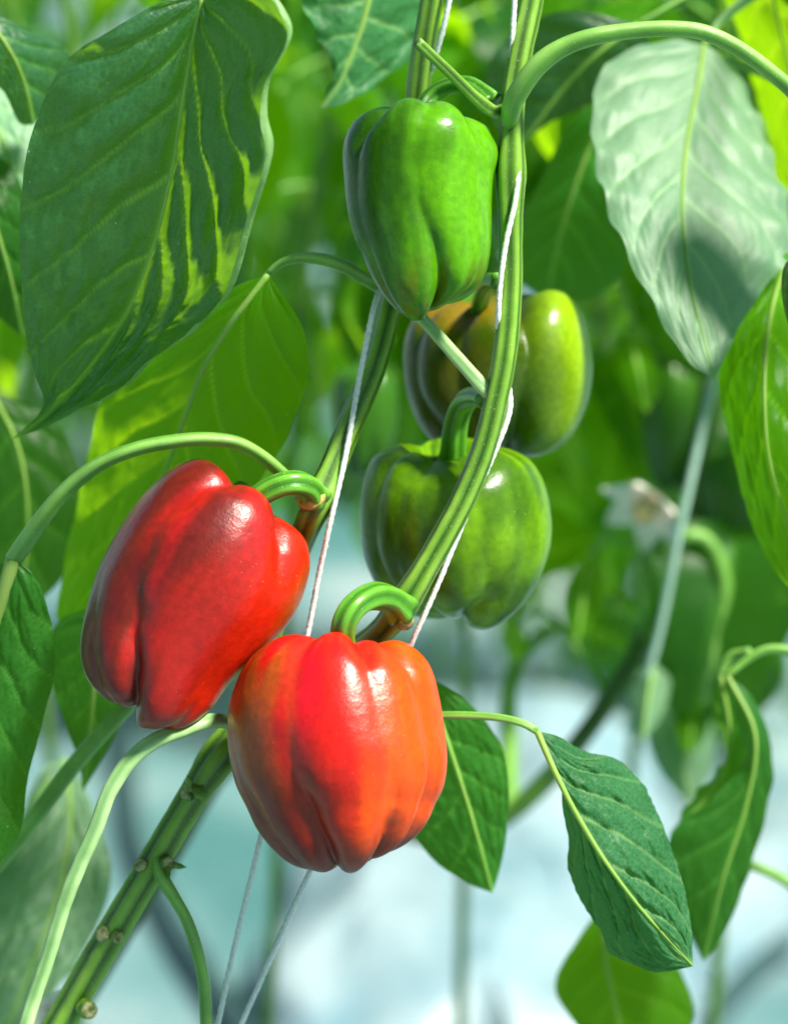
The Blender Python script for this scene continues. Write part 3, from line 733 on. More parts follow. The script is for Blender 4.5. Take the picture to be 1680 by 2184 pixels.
# loose leaf edge in the upper left
leaf(plant, M['leaf_pale'],
     [(800, -130, 9), (790, -20, 9), (760, 90, 9), (720, 180, 9), (684, 232, 9)],
     [(800, -130, 9), (650, -90, 8), (648, 10, 8), (690, 100, 8), (712, 150, 8.5), (694, 195, 9), (684, 232, 9)],
     [(800, -130, 9), (990, -100, 12), (945, 10, 12), (880, 105, 11), (800, 176, 10), (735, 222, 9), (684, 232, 9)],
     pet=[(960, -310, 3), (900, -300, 5), (830, -220, 8), (800, -130, 9)], nu=100, nv=28, veins=6, quilt=0.002, curlR=.003, seed=13, wave=.002)

# ------------------------------------------------------------------ right-hand plant, its big leaves out of focus
right_plant = thing('pepper_plant', P(1860, 2500, 16), 'neighbouring pepper plant beyond the right edge with large pale and backlit leaves', 'pepper plant')
rs = [(1790, -400, 12), (1780, -100, 12), (1790, 250, 12), (1800, 600, 13), (1790, 1000, 14), (1810, 1500, 15), (1850, 2500, 16)]
rsw = [P(*p) for p in rs]; rsw.append(Vector((rsw[-1].x, rsw[-1].y + .02, -.01)))
tube('main_stem', rsw, [4.5e-3, 5e-3, 5.5e-3, 6e-3, 6.5e-3], M['stem'], right_plant, n=160, sides=20, ribs=5, ribdepth=.2)
leaf(right_plant, M['leaf_sunlit'],
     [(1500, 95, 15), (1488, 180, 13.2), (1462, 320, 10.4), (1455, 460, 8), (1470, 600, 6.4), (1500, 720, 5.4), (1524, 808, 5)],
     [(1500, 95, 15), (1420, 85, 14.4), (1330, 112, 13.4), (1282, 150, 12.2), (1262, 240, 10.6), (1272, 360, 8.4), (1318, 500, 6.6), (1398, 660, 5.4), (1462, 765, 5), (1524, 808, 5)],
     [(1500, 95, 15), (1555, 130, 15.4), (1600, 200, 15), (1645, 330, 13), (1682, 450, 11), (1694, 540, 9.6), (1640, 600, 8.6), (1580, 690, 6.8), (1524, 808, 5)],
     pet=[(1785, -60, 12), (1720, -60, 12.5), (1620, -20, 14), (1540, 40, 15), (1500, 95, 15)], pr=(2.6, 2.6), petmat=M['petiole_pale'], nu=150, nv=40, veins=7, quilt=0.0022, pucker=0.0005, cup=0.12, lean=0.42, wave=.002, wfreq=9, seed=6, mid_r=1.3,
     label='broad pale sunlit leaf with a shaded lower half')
leaf(right_plant, M['leaf_fresh'],
     [(1640, -140, 14), (1650, 0, 15.5), (1690, 170, 17), (1730, 330, 19), (1770, 480, 21)],
     [(1640, -140, 14), (1545, -40, 18), (1580, 80, 20), (1610, 190, 21.5), (1640, 300, 22), (1668, 400, 22.5), (1770, 480, 21)],
     [(1640, -140, 16), (1780, -60, 12), (1840, 150, 12), (1850, 350, 14), (1770, 480, 20)],
     pet=[(1785, -160, 12), (1740, -230, 12), (1670, -210, 13), (1640, -140, 14)], nu=100, nv=26, veins=6, quilt=0.0024, seed=16)
leaf(right_plant, M['leaf_fresh'],
     [(1700, 500, 13), (1650, 640, 9.4), (1630, 800, 6.6), (1640, 980, 6), (1690, 1150, 7.4), (1740, 1290, 9)],
     [(1700, 500, 13), (1640, 560, 12), (1560, 690, 10), (1530, 800, 8.5), (1558, 950, 8), (1600, 1110, 8.6), (1660, 1230, 9), (1740, 1290, 9)],
     [(1700, 500, 13), (1780, 600, 11), (1850, 780, 8), (1860, 980, 6), (1820, 1180, 7), (1740, 1290, 9)],
     pet=[(1800, 420, 13), (1770, 400, 13), (1730, 430, 13.4), (1700, 500, 13)], nu=120, nv=32, veins=7, quilt=0.0036, pucker=.002, cup=.1, seed=18)
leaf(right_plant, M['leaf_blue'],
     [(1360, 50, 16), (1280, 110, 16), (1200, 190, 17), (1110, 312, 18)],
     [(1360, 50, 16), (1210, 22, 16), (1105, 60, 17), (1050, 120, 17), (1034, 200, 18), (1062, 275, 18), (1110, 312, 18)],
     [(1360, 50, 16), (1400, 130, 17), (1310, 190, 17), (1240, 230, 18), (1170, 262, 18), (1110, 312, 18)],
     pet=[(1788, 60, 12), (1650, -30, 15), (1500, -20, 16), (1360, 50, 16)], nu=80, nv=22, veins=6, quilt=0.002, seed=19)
leaf(right_plant, M['leaf_mid'],
     [(1310, 200, 19), (1250, 330, 19), (1200, 480, 20), (1165, 640, 22)],
     [(1310, 200, 19), (1215, 262, 19), (1160, 370, 20), (1112, 470, 21), (1092, 580, 22), (1165, 640, 22)],
     [(1310, 200, 19), (1350, 300, 19), (1350, 440, 20), (1335, 560, 21), (1270, 630, 22), (1165, 640, 22)],
     pet=[(1795, 300, 12), (1640, 160, 16), (1450, 130, 19), (1310, 200, 19)], nu=80, nv=22, veins=6, quilt=0.002, seed=20)
# the folded leaf and the low leaf at the lower right
leaf(right_plant, M['leaf_mid'],
     [(1550, 1440, 15), (1610, 1570, 14), (1590, 1720, 14), (1540, 1880, 14), (1500, 2052, 15)],
     [(1550, 1440, 15), (1572, 1540, 15), (1585, 1620, 15), (1510, 1710, 14), (1430, 1780, 14), (1435, 1900, 14.5), (1500, 2052, 15)],
     [(1550, 1440, 15), (1602, 1485, 15), (1640, 1570, 15), (1645, 1680, 15), (1600, 1850, 15), (1548, 1985, 15), (1500, 2052, 15)],
     pet=[(1812, 1500, 15), (1760, 1420, 15), (1640, 1385, 15), (1550, 1440, 15)], nu=90, nv=24, veins=6, quilt=0.0018, seed=21, wave=.001)
leaf(right_plant, M['leaf_mid'],
     [(1535, 1440, 16), (1555, 1560, 16), (1530, 1670, 16), (1425, 1788, 16)],
     [(1535, 1440, 16), (1520, 1500, 16.5), (1550, 1590, 17), (1535, 1640, 17), (1470, 1710, 17), (1425, 1788, 16)],
     [(1535, 1440, 16), (1575, 1500, 15.8), (1600, 1610, 15.8), (1540, 1720, 15.6), (1425, 1788, 16)],
     pet=[(1600, 1390, 15.5), (1560, 1400, 16), (1535, 1440, 16)], nu=70, nv=18, veins=5, quilt=0.001, seed=22, wave=.002)
leaf(right_plant, M['leaf_fresh'],
     [(1290, 1925, 19), (1290, 2040, 18), (1320, 2180, 18), (1350, 2330, 18)],
     [(1290, 1925, 19), (1238, 1995, 19), (1184, 2092, 19), (1215, 2170, 19), (1350, 2330, 18)],
     [(1290, 1925, 19), (1385, 1990, 19), (1455, 2080, 19), (1472, 2190, 19), (1350, 2330, 18)],
     pet=[(1845, 2200, 16), (1700, 1900, 19), (1450, 1830, 20), (1290, 1925, 19)], nu=80, nv=22, veins=6, quilt=0.002, seed=23)

# ------------------------------------------------------------------ left-hand plant
left_plant = thing('pepper_plant', P(-160, 2500, 14), 'neighbouring pepper plant at the left edge with dark and pale leaves behind the big leaf', 'pepper plant')
lw = [P(*p) for p in [(-120, -400, 12), (-110, 0, 12), (-130, 600, 12), (-120, 1200, 12), (-140, 1800, 13), (-160, 2500, 14)]]; lw.append(Vector((lw[-1].x, lw[-1].y, -.01)))
tube('main_stem', lw, [4.5e-3, 5e-3, 5.5e-3, 6e-3, 6.5e-3], M['stem'], left_plant, n=160, sides=20, ribs=5, ribdepth=.2)
leaf(left_plant, M['leaf_blue'],
     [(-60, 0, 6), (10, 90, 6), (50, 170, 7), (72, 265, 8)],
     [(-60, 0, 6), (-50, 120, 6), (10, 200, 7), (40, 260, 8), (72, 265, 8)],
     [(-60, 0, 6), (30, 48, 7), (95, 80, 8), (148, 115, 9), (130, 190, 9), (72, 265, 8)],
     pet=[(-115, 60, 12), (-140, -40, 9), (-100, -40, 6), (-60, 0, 6)], nu=70, nv=20, veins=5, quilt=0.002, seed=41)
leaf(left_plant, M['leaf_sunlit'],
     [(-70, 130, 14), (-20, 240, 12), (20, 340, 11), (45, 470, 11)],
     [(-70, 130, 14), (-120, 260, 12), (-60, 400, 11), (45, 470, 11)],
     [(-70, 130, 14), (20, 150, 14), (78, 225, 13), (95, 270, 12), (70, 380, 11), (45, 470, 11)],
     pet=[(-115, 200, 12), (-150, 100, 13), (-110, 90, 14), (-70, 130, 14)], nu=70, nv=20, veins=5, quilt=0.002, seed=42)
leaf(left_plant, M['leaf_mid'],
     [(-60, 330, 10), (-20, 450, 9), (20, 580, 10), (50, 720, 12)],
     [(-60, 330, 10), (-120, 450, 10), (-80, 600, 11), (50, 720, 12)],
     [(-60, 330, 10), (20, 350, 10), (60, 450, 10), (75, 600, 11), (50, 720, 12)],
     pet=[(-125, 420, 12), (-150, 300, 11), (-110, 290, 10), (-60, 330, 10)], nu=70, nv=20, veins=5, quilt=0.002, seed=43)
leaf(left_plant, M['leaf_dark'],
     [(-20, 830, 16), (40, 960, 16), (60, 1120, 16), (40, 1320, 16)],
     [(-20, 830, 16), (-80, 960, 16), (-60, 1150, 16), (40, 1320, 16)],
     [(-20, 830, 16), (120, 900, 17), (180, 1060, 17), (140, 1220, 17), (40, 1320, 16)],
     pet=[(-120, 900, 12), (-120, 800, 14), (-70, 790, 15), (-20, 830, 16)], nu=70, nv=20, veins=5, quilt=0.002, seed=44)
leaf(left_plant, M['leaf_sunlit'],
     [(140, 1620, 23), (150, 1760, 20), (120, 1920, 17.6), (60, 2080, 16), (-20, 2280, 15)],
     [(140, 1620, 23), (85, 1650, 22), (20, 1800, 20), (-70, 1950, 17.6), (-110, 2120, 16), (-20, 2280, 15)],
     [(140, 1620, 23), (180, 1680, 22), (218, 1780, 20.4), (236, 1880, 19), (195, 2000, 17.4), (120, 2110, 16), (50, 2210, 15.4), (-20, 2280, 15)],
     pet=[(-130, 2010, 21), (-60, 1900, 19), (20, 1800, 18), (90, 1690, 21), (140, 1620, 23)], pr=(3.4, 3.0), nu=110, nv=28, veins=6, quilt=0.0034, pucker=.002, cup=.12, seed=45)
tube('leaf_stalk', [P(*p) for p in [(-125, 1960, 13), (-40, 1880, 8), (60, 1760, 7), (150, 1640, 7), (220, 1560, 7), (275, 1500, 7.5), (330, 1430, 9), (370, 1330, 12)]], [3.6e-3, 4.0e-3, 4.0e-3, 3.6e-3, 3e-3], M['petiole'], left_plant, n=120, sides=18, ribs=3, ribdepth=.12)

# ------------------------------------------------------------------ twines
GT = 'white support twines of the foreground plant'
twine('support_twine', [P(*p) for p in [(1112, -330, .4), (1105, -100, .2), (1097, 0, .0), (1092, 100, .1), (1086, 195, .5), (1098, 235, 0.9), (1106, 280, .4), (1106, 350, -.4), (1098, 430, -.6), (1080, 510, -.62), (1068, 590, -.6), (1062, 680, -.3), (1064, 720, .6), (1080, 800, .9), (1088, 856, .45), (1080, 900, .1), (1050, 975, .1), (990, 1110, .3), (930, 1255, .4), (880, 1366, .8), (790, 1570, 2.6), (690, 1800, 3.2), (640, 1905, 3), (515, 2184, 3), (440, 2350, 3)]],
      0.00120, M['twine'], 'white twisted twine winding round the thick stem, right of the other white twine', 'twine', GT)
twine('support_twine', [P(*p) for p in [(1010, -320, 2.4), (975, -80, 2.3), (958, 0, 2.2), (945, 60, 2.3), (925, 130, 2.8), (905, 200, 3.9), (880, 380, 4.6), (830, 560, 4.0), (800, 645, 2.0), (783, 720, 1.8), (762, 830, 1.7), (735, 980, 1.0), (705, 1110, 1), (680, 1225, 1.6), (655, 1355, 2), (600, 1600, 2.4), (555, 1790, 2), (500, 2020, 2), (465, 2184, 2), (430, 2350, 2)]],
      0.00120, M['twine'], 'white twisted twine passing straight down between the left red pepper and the lower green pepper', 'twine', GT)

# ------------------------------------------------------------------ background rows
def template_leaf(name, seed, L=0.15, W=0.042, droop=1.0, mat=None):
    """a hanging pepper leaf with its petiole in one mesh, origin where it leaves the stem"""
    rnd = random.Random(seed)
    pl = 0.055 * rnd.uniform(.8, 1.3)
    pet = [Vector((0, 0, 0)), Vector((0, pl * .5, pl * .42)), Vector((0, pl, pl * .55))]
    mid = [Vector((0, pl, pl * .55))]; ang = R(15 + rnd.uniform(-10, 15)); n = 8
    p = mid[0].copy()
    for k in range(n):
        ang += R(-9 - 6 * droop * rnd.uniform(.7, 1.2)); p = p + Vector((rnd.uniform(-.002, .002), math.cos(ang), math.sin(ang))) * (L / n); mid.append(p.copy())
    prof = [0, .55, .92, 1.0, .92, .74, .5, .24, 0]
    fold = rnd.uniform(.1, .45)
    left, right = [], []
    for k, m in enumerate(mid):
        w = W * prof[k]
        left.append(m + Vector((-w, 0, w * fold))); right.append(m + Vector((w, 0, w * fold)))
    V, F, vein, c = leaf_mesh(mid, left, right, nu=26, nv=7, veins=6, quilt=0.003, pucker=0.0015, cup=0.05, wave=.004, wfreq=2.5, seed=seed, facing=Vector((0, .6, .8)))
    # template normals: upper side up
    a = tube('x', pet, [.0022, .002, .0018], None, n=10, sides=7, build=False)
    off = len(V); nf = len(F)
    V2 = V + a[0]; F2 = F + [tuple(i + off for i in f) for f in a[1]]
    me = bpy.data.meshes.new(name); me.from_pydata([tuple(v) for v in V2], [], F2)
    me.materials.append(mat); me.materials.append(M['petiole'])
    me.polygons.foreach_set('use_smooth', [True] * len(F2))
    me.polygons.foreach_set('material_index', [0] * nf + [1] * (len(F2) - nf))
    at = me.attributes.new('vein', 'FLOAT', 'POINT'); at.data.foreach_set('value', vein + [0.0] * len(a[0]))
    m2 = len(V)
    for nm, k in (('rib', 2), ('along', 3), ('round', 4)):
        at = me.attributes.new(nm, 'FLOAT', 'POINT'); at.data.foreach_set('value', [0.5] * m2 + a[k])
    me.update(); return me

TEMPL = [template_leaf('leaf', s, L, W, dr, M[mt]) for s, L, W, dr, mt in
         ((101, .15, .042, 1.0, 'leaf_far'), (102, .12, .036, 1.3, 'leaf_far'), (103, .17, .050, .8, 'leaf_fresh'), (104, .13, .040, 1.6, 'leaf_mid'), (105, .16, .045, 1.2, 'leaf_far'), (106, .10, .03, .9, 'leaf_pale'))]

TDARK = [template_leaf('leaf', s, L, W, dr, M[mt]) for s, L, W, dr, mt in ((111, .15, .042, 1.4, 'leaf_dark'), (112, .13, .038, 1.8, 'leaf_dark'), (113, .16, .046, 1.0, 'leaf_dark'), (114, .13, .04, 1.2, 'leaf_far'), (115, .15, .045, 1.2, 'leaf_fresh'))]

def bg_plant(stem, nleaf, label, rnd, s0=0.0, s1=1.0, size=1.0, r=5e-3, group='pepper plants in the rows behind', mat=None, bunch=1.0, templ=None):
    w = [Vector(p) for p in stem]
    t = thing('pepper_plant', w[-1], label, 'pepper plant', group)
    tube('main_stem', w, [r * .7, r * .85, r, r * 1.1], mat or M['stem'], t, n=60, sides=12, ribs=4, ribdepth=.15)
    c = catmull(w, 120)
    for k in range(nleaf):
        s = s0 + (s1 - s0) * ((k + rnd.random()) / nleaf)
        p = c[int(clamp(s) * 119)]
        # side branches carry the leaves a little away from the stem
        az = rnd.uniform(0, 360); off = rnd.uniform(.0, .16) * bunch
        q = p + Vector((math.cos(R(az)) * off, math.sin(R(az)) * off * .7, off * rnd.uniform(-.1, .5)))
        me = rnd.choice(templ or TEMPL)
        o = bpy.data.objects.new('leaf', me); COL.objects.link(o); o.parent = t
        o.location = q - wloc(t)
        o.rotation_euler = Euler((R(rnd.uniform(-30, 15)), R(rnd.uniform(-25, 25)), R(az - 90 + rnd.uniform(-50, 50))))
        sc = size * rnd.uniform(.75, 1.2); o.scale = (sc, sc, sc)
    for k in range(max(2, nleaf // 12)):
        s = s0 + (s1 - s0) * rnd.random(); i = int(clamp(s, 0, .93) * 119); az = rnd.uniform(0, 6.28)
        d = Vector((math.cos(az), math.sin(az) * .7, .9))
        tube('branch', [c[i], c[i] + d * .06, c[i] + d * .12 + Vector((0, 0, .04)), c[i] + d * .15 + Vector((0, 0, .12))], [r * .6, r * .5, r * .4], mat or M['stem'], t, n=20, sides=8)
    return t

def yline(x, y, Y):
    """the point at world depth Y seen at (x, y)"""
    d = P(x, y, 0) - CAM
    return CAM + d * (Y / d.y)

rnd = random.Random(5)
rows = []
ORD = ['first', 'second', 'third', 'fourth', 'fifth', 'sixth', 'seventh', 'eighth', 'ninth', 'tenth', 'eleventh', 'twelfth']
def add_row(Y, xs, ylow, nleaf, word, size=1.0, tops=-330, jitter=.08, dark=()):
    for i, x in enumerate(xs):
        YY = Y + rnd.uniform(-jitter, jitter)
        yl = ylow[i] if isinstance(ylow, (list, tuple)) else ylow
        top = yline(x + rnd.uniform(-60, 60), tops, YY); low = yline(x, yl, YY); g = Vector((low.x + rnd.uniform(-.06, .06), low.y, 0.0))
        mid = top.lerp(low, .5) + Vector((rnd.uniform(-.03, .03), 0, 0))
        H = (top - low).length; tot = H + low.z
        nl = nleaf[i] if isinstance(nleaf, (list, tuple)) else nleaf
        bg_plant([top, mid, low, low.lerp(g, .5), g], nl, f'{word}, {ORD[i]} from the left', rnd, 0.0, H / tot, size, bunch=1.0, r=4e-3, templ=TDARK if i in dark else None)
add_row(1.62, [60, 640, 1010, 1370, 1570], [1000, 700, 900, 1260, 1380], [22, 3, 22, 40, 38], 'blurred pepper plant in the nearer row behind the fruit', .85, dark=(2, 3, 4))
add_row(2.9, [0, 290, 560, 860, 1120, 1400, 1690], [1150, 1080, 1000, 1100, 1240, 1400, 1430], [40, 36, 3, 14, 44, 46, 44], 'very blurred pepper plant in the middle row behind', 1.15, dark=(4, 5))
add_row(4.1, [-80, 210, 500, 780, 1060, 1330, 1600, 1850], 1190, [36, 36, 6, 8, 40, 44, 44, 40], 'faint pepper plant in the far row behind', 1.5)

# unseen row across the aisle, behind the photographer, added for its reflections
rb = random.Random(77)
for i, x in enumerate([-1.5, -1.05, -.6, -.2, .2, .65, 1.1, 1.55]):
    y = -.75 + rb.uniform(-.08, .08)
    bg_plant([Vector((x, y, 2.3)), Vector((x + rb.uniform(-.05, .05), y, 1.4)), Vector((x, y, .5)), Vector((x, y, 0))], 60, f'unseen pepper plant added across the aisle behind the photographer, {ORD[i]} in its row', rb, 0.0, 0.8, 1.3, bunch=1.5, group='unseen pepper plants added across the aisle')
for i, (x, y) in enumerate([(-1.25, 1.2), (-.66, 1.22), (.70, 1.25), (1.3, 1.2)]):  # unseen side plants, added to keep the bright horizon out of reflections
    zt = 2.0 if x < 0 else 1.25
    bg_plant([Vector((x, y, zt)), Vector((x + .02, y, .9)), Vector((x, y, .4)), Vector((x, y, 0))], 50, f'unseen pepper plant added to the fruiting row outside the picture, {ORD[i]} from the left', rb, 0.0, 0.8, 1.1, bunch=1.0, group='unseen pepper plants added to the fruiting row')
def shade_leaf(host, x, y, d, L, W, dx, dd, mt='leaf_mid', sd=0):  # added leaf out of view, there to cast shade on visible leaves
    a = (x, y, d); b = (x + dx, y + L, d + dd); h = lambda t, s: (x + dx * t + s * W * math.sin(math.pi * t) ** .7, y + L * t, d + dd * t)
    leaf(host, M[mt], [a, (x + dx * .5, y + L * .5, d + dd * .5 - 1), b], [a, h(.2, -1), h(.5, -1), h(.8, -1), b], [a, h(.2, 1), h(.5, 1), h(.8, 1), b], nu=40, nv=12, quilt=.002, seed=sd)
for k, (x, y, d, L, W, dx, dd) in enumerate([(1010, -1080, -18, 520, 175, -40, -2), (900, -700, -16, 400, 150, 50, -3), (1240, -760, -4, 330, 110, 90, -4)]):  # added above the view, mainly to shade the big upper-left leaf
    shade_leaf(plant, x, y, d, L, W, dx, dd, 'leaf_mid', 60 + k)
    src = P(1168, -320, 1) if x > 1000 else P(960, -315, 3)
    tube('leaf_stalk', [src, src.lerp(P(x, y, d), .5) + UP * .03, P(x, y, d)], [3e-3, 2.4e-3, 2e-3], M['petiole'], plant, n=30, sides=10)
shade_leaf(right_plant, 1990, -240, 0, 540, 190, -30, 0, 'leaf_mid', 71)  # added beyond the right edge to shade the pale leaf's lower half
tube('leaf_stalk', [P(1783, -250, 12), P(1880, -220, 5), P(1965, -150, 0)], [3e-3, 2.4e-3, 2e-3], M['petiole'], right_plant, n=30, sides=10)

# the leaning dark stem and other recognisable background pieces at the right
bgp = thing('pepper_plant', P(1000, 1900, 45), 'leaning blurred pepper plant at the right with dark diagonal stem, white blossom and drooping shoots', 'pepper plant')
dw = [P(*p) for p in [(1560, 600, 40), (1520, 900, 40), (1440, 1200, 40), (1370, 1370, 40), (1300, 1490, 40), (1220, 1600, 40), (1150, 1680, 40), (1070, 1745, 40), (960, 1785, 40), (830, 1760, 40), (650, 1670, 38), (500, 1610, 34), (330, 1870, 30), (170, 2130, 28), (60, 2300, 28), (-80, 2600, 28)]]
dw.append(Vector((dw[-1].x, dw[-1].y, -.01)))
tube('main_stem', dw, [5e-3, 6e-3, 7e-3, 7e-3, 7e-3], M['stem_dark'], bgp, n=120, sides=16, ribs=4, ribdepth=.15)
tube('side_shoot', [P(*p) for p in [(1440, 1200, 40), (1455, 1150, 36), (1500, 1148, 36), (1535, 1200, 36), (1545, 1280, 36), (1520, 1400, 36), (1500, 1500, 37)]], [3.4e-3, 4e-3, 4e-3, 4e-3, 3.4e-3, 2.4e-3], M['petiole'], bgp, n=50, sides=14)
tube('side_shoot', [P(*p) for p in [(1085, 1745, 40), (1086, 1600, 41), (1085, 1480, 42), (1110, 1400, 44), (1180, 1340, 46)]], [5.4e-3, 5.0e-3, 4.6e-3, 4e-3], M['petiole'], bgp, n=50, sides=14)
for (xx, yy, dd, dx, dy, ms, sz) in [(1400, 1380, 38, -30, 200, 'leaf_sunlit', 1), (1430, 1430, 44, 40, 290, 'leaf_sunlit', 1.7), (1260, 1180, 42, -30, 190, 'leaf_fresh', 1.1), (1560, 1240, 46, 60, 220, 'leaf_fresh', 1.2), (1330, 1250, 50, -50, 160, 'leaf_mid', 1.2), (1480, 1480, 42, -10, 130, 'leaf_fresh', .9), (1240, 1330, 45, 90, 60, 'leaf_fresh', .8), (1340, 700, 40, 40, 180, 'leaf_fresh', 1.1), (1610, 1330, 50, 0, 200, 'leaf_mid', 1.5), (1090, 1320, 46, 10, 90, 'leaf_fresh', .7), (1480, 1180, 55, -40, 200, 'leaf_mid', 1.6)]:
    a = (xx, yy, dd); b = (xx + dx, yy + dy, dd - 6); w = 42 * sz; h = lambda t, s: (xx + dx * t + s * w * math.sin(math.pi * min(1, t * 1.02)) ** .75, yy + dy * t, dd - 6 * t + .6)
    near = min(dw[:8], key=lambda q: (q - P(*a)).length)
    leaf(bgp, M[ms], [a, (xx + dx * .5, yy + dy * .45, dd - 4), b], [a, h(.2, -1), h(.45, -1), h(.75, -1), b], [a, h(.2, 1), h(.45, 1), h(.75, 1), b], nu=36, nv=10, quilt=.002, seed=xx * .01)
    V0 = [near, near.lerp(P(*a), .6) + Vector((0, 0, .02)), P(*a)]
    tube('leaf_stalk', V0, [2e-3, 1.8e-3, 1.6e-3], M['petiole'], bgp, n=16, sides=8)

def flower(parent, c, r, tilt):
    V, F = [], []
    rot = Euler(tilt).to_matrix()
    for k in range(6):
        a0 = 6.2832 * k / 6; b = len(V)
        for i in range(7):
            s = i / 6
            for j in range(5):
                u = (j - 2) / 2
                wd = .36 * math.sin(math.pi * min(1, .12 + s * .88)) ** .8 + .04 * (1 - s)
                x = s; y = u * wd; z = .5 * s * s - .1 * (1 - abs(u)) * s
                p = Vector((x * math.cos(a0) - y * math.sin(a0), x * math.sin(a0) + y * math.cos(a0), z)) * r
                V.append(c + rot @ p)
        for i in range(6):
            for j in range(4):
                q = b + i * 5 + j; F.append((q, q + 1, q + 6, q + 5))
    o = mesh_obj('blossom', V, F, M['petal'], parent)
    ce = c + rot @ Vector((0, 0, r * .2))
    V, F = [], []
    for i in range(7):
        for j in range(10):
            ph = math.pi * i / 6; th = 6.2832 * j / 10
            V.append(ce + rot @ (Vector((math.sin(ph) * math.cos(th), math.sin(ph) * math.sin(th), math.cos(ph) * 1.3)) * r * .28))
    for i in range(6):
        for j in range(10):
            a, b = i * 10 + j, i * 10 + (j + 1) % 10; F.append((a, a + 10, b + 10, b))
    mesh_obj('stamens', V, F, M['anther'], o)
flower(bgp, P(1385, 1075, 36), .025, (R(125), R(35), R(-15)))
tube('flower_stalk', [P(1440, 1190, 40), P(1430, 1110, 38), P(1400, 1070, 37), P(1376, 1078, 36.4)], [1.6e-3, 1.4e-3, 1.3e-3], M['petiole'], bgp, n=20, sides=8)
flower(left_plant, P(118, 2165, 7), .013, (R(80), R(-20), R(10)))
tube('flower_stalk', [P(-140, 2330, 13.5), P(-20, 2330, 9), P(80, 2260, 7.4), P(116, 2170, 7.1)], [1.6e-3, 1.4e-3, 1.3e-3], M['petiole'], left_plant, n=30, sides=8)

o = tag(tube('support_twine', [P(1600, 560, 34), P(1522, 815, 34), P(1460, 1080, 34), P(1400, 1370, 35), P(1340, 1560, 36)], [2.2e-3, 2.2e-3], M['twine_far'], None, n=80, sides=12, loc=P(1600, 560, 34)), 'blurred grey green twine slanting down below the broad pale leaf at the right', 'twine')

# far peppers
FG = 'blurred green peppers in the background'
frows = [(-3, 3, -100), (-30, 30, -110), (-60, 60, -122), (-85, 85, -105), (-95, 95, -60), (-92, 92, 0), (-80, 80, 60), (-58, 58, 105), (-30, 30, 122), (-3, 3, 112)]
fg = [dict(a=[(0, 10), (1, 14)], d=[(0, .16), (.4, .05), (1, .2)], w=18), dict(a=[(0, -60), (1, -55)], d=[(0, .16), (.4, .05), (1, .2)], w=18), dict(a=[(0, 80), (1, 80)], d=[(0, .16), (.4, .05), (1, .2)], w=18), dict(a=[(0, 180), (1, 180)], d=[(0, .16), (.4, .05), (1, .2)], w=18)]
def far_pepper(x, y, d, s, label, hue=hue_far, sy=1.0):
    pepper(x, y, d, [(a * s, b * s, c * s * sy) for a, b, c in frows], fg, [(0, 0), (180, 0)], [(0, 0), (180, 0)], hue, label, FG, mat=M['pepper_green'], nth=60, ns=50,
           stalk=[(x, y - 95 * s * sy, d), (x + 4, y - 135 * s * sy, d - .4), (x + 18, y - 165 * s * sy, d), (x + 45, y - 185 * s * sy, d + 1)], stalk_r=(3.6, 3, 3))
far_pepper(1440, 905, 42, .80, 'blurred dark green pepper under the broad pale leaf at the right', sy=1.5)
far_pepper(1568, 1090, 40, .85, 'blurred dark green pepper right of the slanting grey green twine', sy=1.3)
far_pepper(780, 900, 34, .75, 'blurred dark pepper between the two stems, left of the half ripe pepper', hue_far, 1.3)
far_pepper(1742, 640, 2, .80, 'green pepper cut off by the right edge of the picture', hue_green2, 1.0)

# ------------------------------------------------------------------ the ground
def ground_mat():
    m, nt, ns, ls = new_mat('ground_cloth')
    out = ns.new('ShaderNodeOutputMaterial'); tc = ns.new('ShaderNodeTexCoord')
    n = nd(ns, 'ShaderNodeTexNoise', Scale=2.2, Detail=5.0); ls.new(tc.outputs['Object'], n.inputs['Vector'])
    r = ramp(ns, [(0.36, (0.06, 0.17, 0.18)), (0.50, (0.14, 0.26, 0.28)), (0.62, (0.30, 0.38, 0.39))]); ls.new(n.outputs['Fac'], r.inputs['Fac'])
    wv = nd(ns, 'ShaderNodeTexWave', Scale=120.0, Distortion=1.0); ls.new(tc.outputs['Object'], wv.inputs['Vector'])
    bs = nd(ns, 'ShaderNodeBsdfPrincipled', Roughness=0.5); ls.new(r.outputs['Color'], bs.inputs['Base Color'])
    bp = nd(ns, 'ShaderNodeBump', Strength=.3, Distance=.002); ls.new(wv.outputs['Fac'], bp.inputs['Height']); ls.new(bp.outputs[0], bs.inputs['Normal'])
    ls.new(bs.outputs[0], out.inputs['Surface']); return m
g = mesh_obj('ground', [(-60, -40, 0), (60, -40, 0), (60, 90, 0), (-60, 90, 0)], [(0, 1, 2, 3)], ground_mat())
tag(g, kind='structure')

def film_mat():
    m, nt, ns, ls = new_mat('white_film')
    out = ns.new('ShaderNodeOutputMaterial'); tc = ns.new('ShaderNodeTexCoord')
    n = nd(ns, 'ShaderNodeTexNoise', Scale=7.0, Detail=6.0, Roughness=.6); ls.new(tc.outputs['Object'], n.inputs['Vector'])
    r = ramp(ns, [(0.35, (0.13, 0.25, 0.31)), (0.62, (0.31, 0.41, 0.45))]); ls.new(n.outputs['Fac'], r.inputs['Fac'])
    bs = nd(ns, 'ShaderNodeBsdfPrincipled', Roughness=0.35); ls.new(r.outputs['Color'], bs.inputs['Base Color'])
    bp = nd(ns, 'ShaderNodeBump', Strength=.8, Distance=.02); ls.new(n.outputs['Fac'], bp.inputs['Height']); ls.new(bp.outputs[0], bs.inputs['Normal'])
    ls.new(bs.outputs[0], out.inputs['Surface']); return m
M['film'] = film_mat()
def gxy(x, y): 
    d = P(x, y, 0) - CAM; return CAM + d * (-CAM.z / d.z)
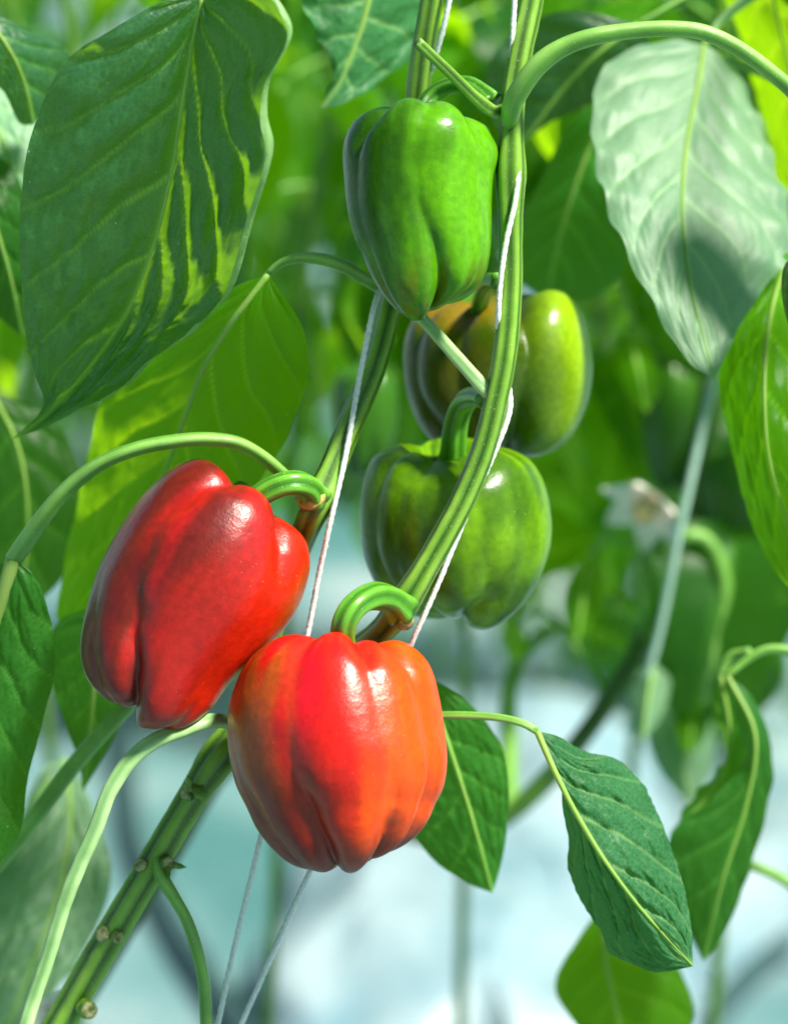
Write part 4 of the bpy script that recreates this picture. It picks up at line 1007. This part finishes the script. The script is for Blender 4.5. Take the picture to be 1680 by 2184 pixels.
def film(name, corners, h, label, cat, seed, group=None):
    """a crumpled sheet with a mounded middle, lying on the ground between four ground points"""
    a, b, c, d = [Vector(q) for q in corners]; V, F = [], []; n = 44
    for i in range(n):
        for j in range(n):
            u, v = i / (n - 1), j / (n - 1)
            p = a.lerp(b, u).lerp(d.lerp(c, u), v)
            e = (4 * u * (1 - u)) ** .5 * (4 * v * (1 - v)) ** .5
            f = noise.fractal(Vector((p.x * 3 + seed, p.y * 3, seed)), 1.0, 2.1, 5)
            p += Vector((.05 * noise.noise(Vector((v * 5, u * 5, seed))), .05 * noise.noise(Vector((u * 5, v * 5, seed + 4))), 0))
            p.z = 0.005 + e * h * (1 + .5 * f) + .012 * abs(f) * min(1, e * 3)
            V.append(p)
    for i in range(n - 1):
        for j in range(n - 1):
            q = i * n + j; F.append((q, q + n, q + n + 1, q + 1))
    return tag(mesh_obj(name, V, F, M['film'], loc=a), label, cat, group)
film('plastic_sheet', [gxy(480, 2350), gxy(1500, 2350), gxy(1420, 1500), gxy(700, 1640)], .10, 'crumpled white plastic sheet on the ground at the bottom middle and right', 'plastic sheet', 3)
film('plastic_sheet', [gxy(1480, 2100), gxy(2200, 2000), gxy(2100, 1450), gxy(1450, 1500)], .05, 'bluish white plastic sheet on the ground at the far right', 'plastic sheet', 8)
def hose(pts, label):
    w = [gxy(*p) for p in pts]; w = [Vector((q.x, q.y, .014)) for q in w]
    tag(tube('irrigation_hose', w, [.012, .012], M['hose'], None, n=80, sides=12, loc=w[0]), label, 'hose', 'dark irrigation hoses on the ground')
hose([(255, 1480), (265, 1620), (285, 1800), (330, 1920), (400, 2050), (500, 2200), (620, 2400)], 'dark hose running down the ground behind the lower stem')
hose([(1480, 2250), (1600, 2110), (1720, 2020), (1900, 1930)], 'dark hose crossing the bottom right corner')

# ------------------------------------------------------------------ light
SUN = Vector((0.50, -0.27, 0.82)).normalized()
el = math.asin(SUN.z); az = math.atan2(SUN.x, SUN.y)
wd = bpy.data.worlds.new('World'); scene.world = wd; wd.use_nodes = True
nt = wd.node_tree; nt.nodes.clear()
sky = nt.nodes.new('ShaderNodeTexSky'); sky.sky_type = 'NISHITA'; sky.sun_disc = False
sky.sun_elevation = el; sky.sun_rotation = az; sky.air_density = 0.7; sky.dust_density = 0.3
bg = nt.nodes.new('ShaderNodeBackground'); bg.inputs['Strength'].default_value = 0.07
ow = nt.nodes.new('ShaderNodeOutputWorld')
nt.links.new(sky.outputs[0], bg.inputs[0]); nt.links.new(bg.outputs[0], ow.inputs[0])
ld = bpy.data.lights.new('sun', 'SUN'); ld.energy = 5.0; ld.angle = R(8.0); ld.color = (1.0, 0.94, 0.82)
lo = bpy.data.objects.new('sun', ld); COL.objects.link(lo)
lo.rotation_euler = SUN.to_track_quat('Z', 'Y').to_euler(); lo.location = (2, -1, 4)

# ------------------------------------------------------------------ camera and render settings
cd = bpy.data.cameras.new('camera'); cam = bpy.data.objects.new('camera', cd); COL.objects.link(cam)
cam.location = CAM
cam.matrix_world = Matrix.Translation(CAM) @ Matrix((RT, UP, -FW)).transposed().to_4x4()
cd.lens = LENS; cd.sensor_width = SW; cd.sensor_fit = 'HORIZONTAL'; cd.clip_end = 300; cd.clip_start = 0.02
cd.dof.use_dof = True; cd.dof.focus_distance = D0 - 0.02; cd.dof.aperture_fstop = 3.8
scene.camera = cam
scene.view_settings.view_transform = 'Standard'; scene.view_settings.look = 'None'
scene.view_settings.exposure = 1.0; scene.view_settings.gamma = 1.0
scene.render.engine = 'CYCLES'
cy = scene.cycles
cy.use_denoising = True
try: cy.denoiser = 'OPENIMAGEDENOISE'
except Exception: pass
cy.max_bounces = 8; cy.diffuse_bounces = 4; cy.glossy_bounces = 3; cy.transmission_bounces = 6; cy.sample_clamp_indirect = 6
cy.caustics_reflective = False; cy.caustics_refractive = False
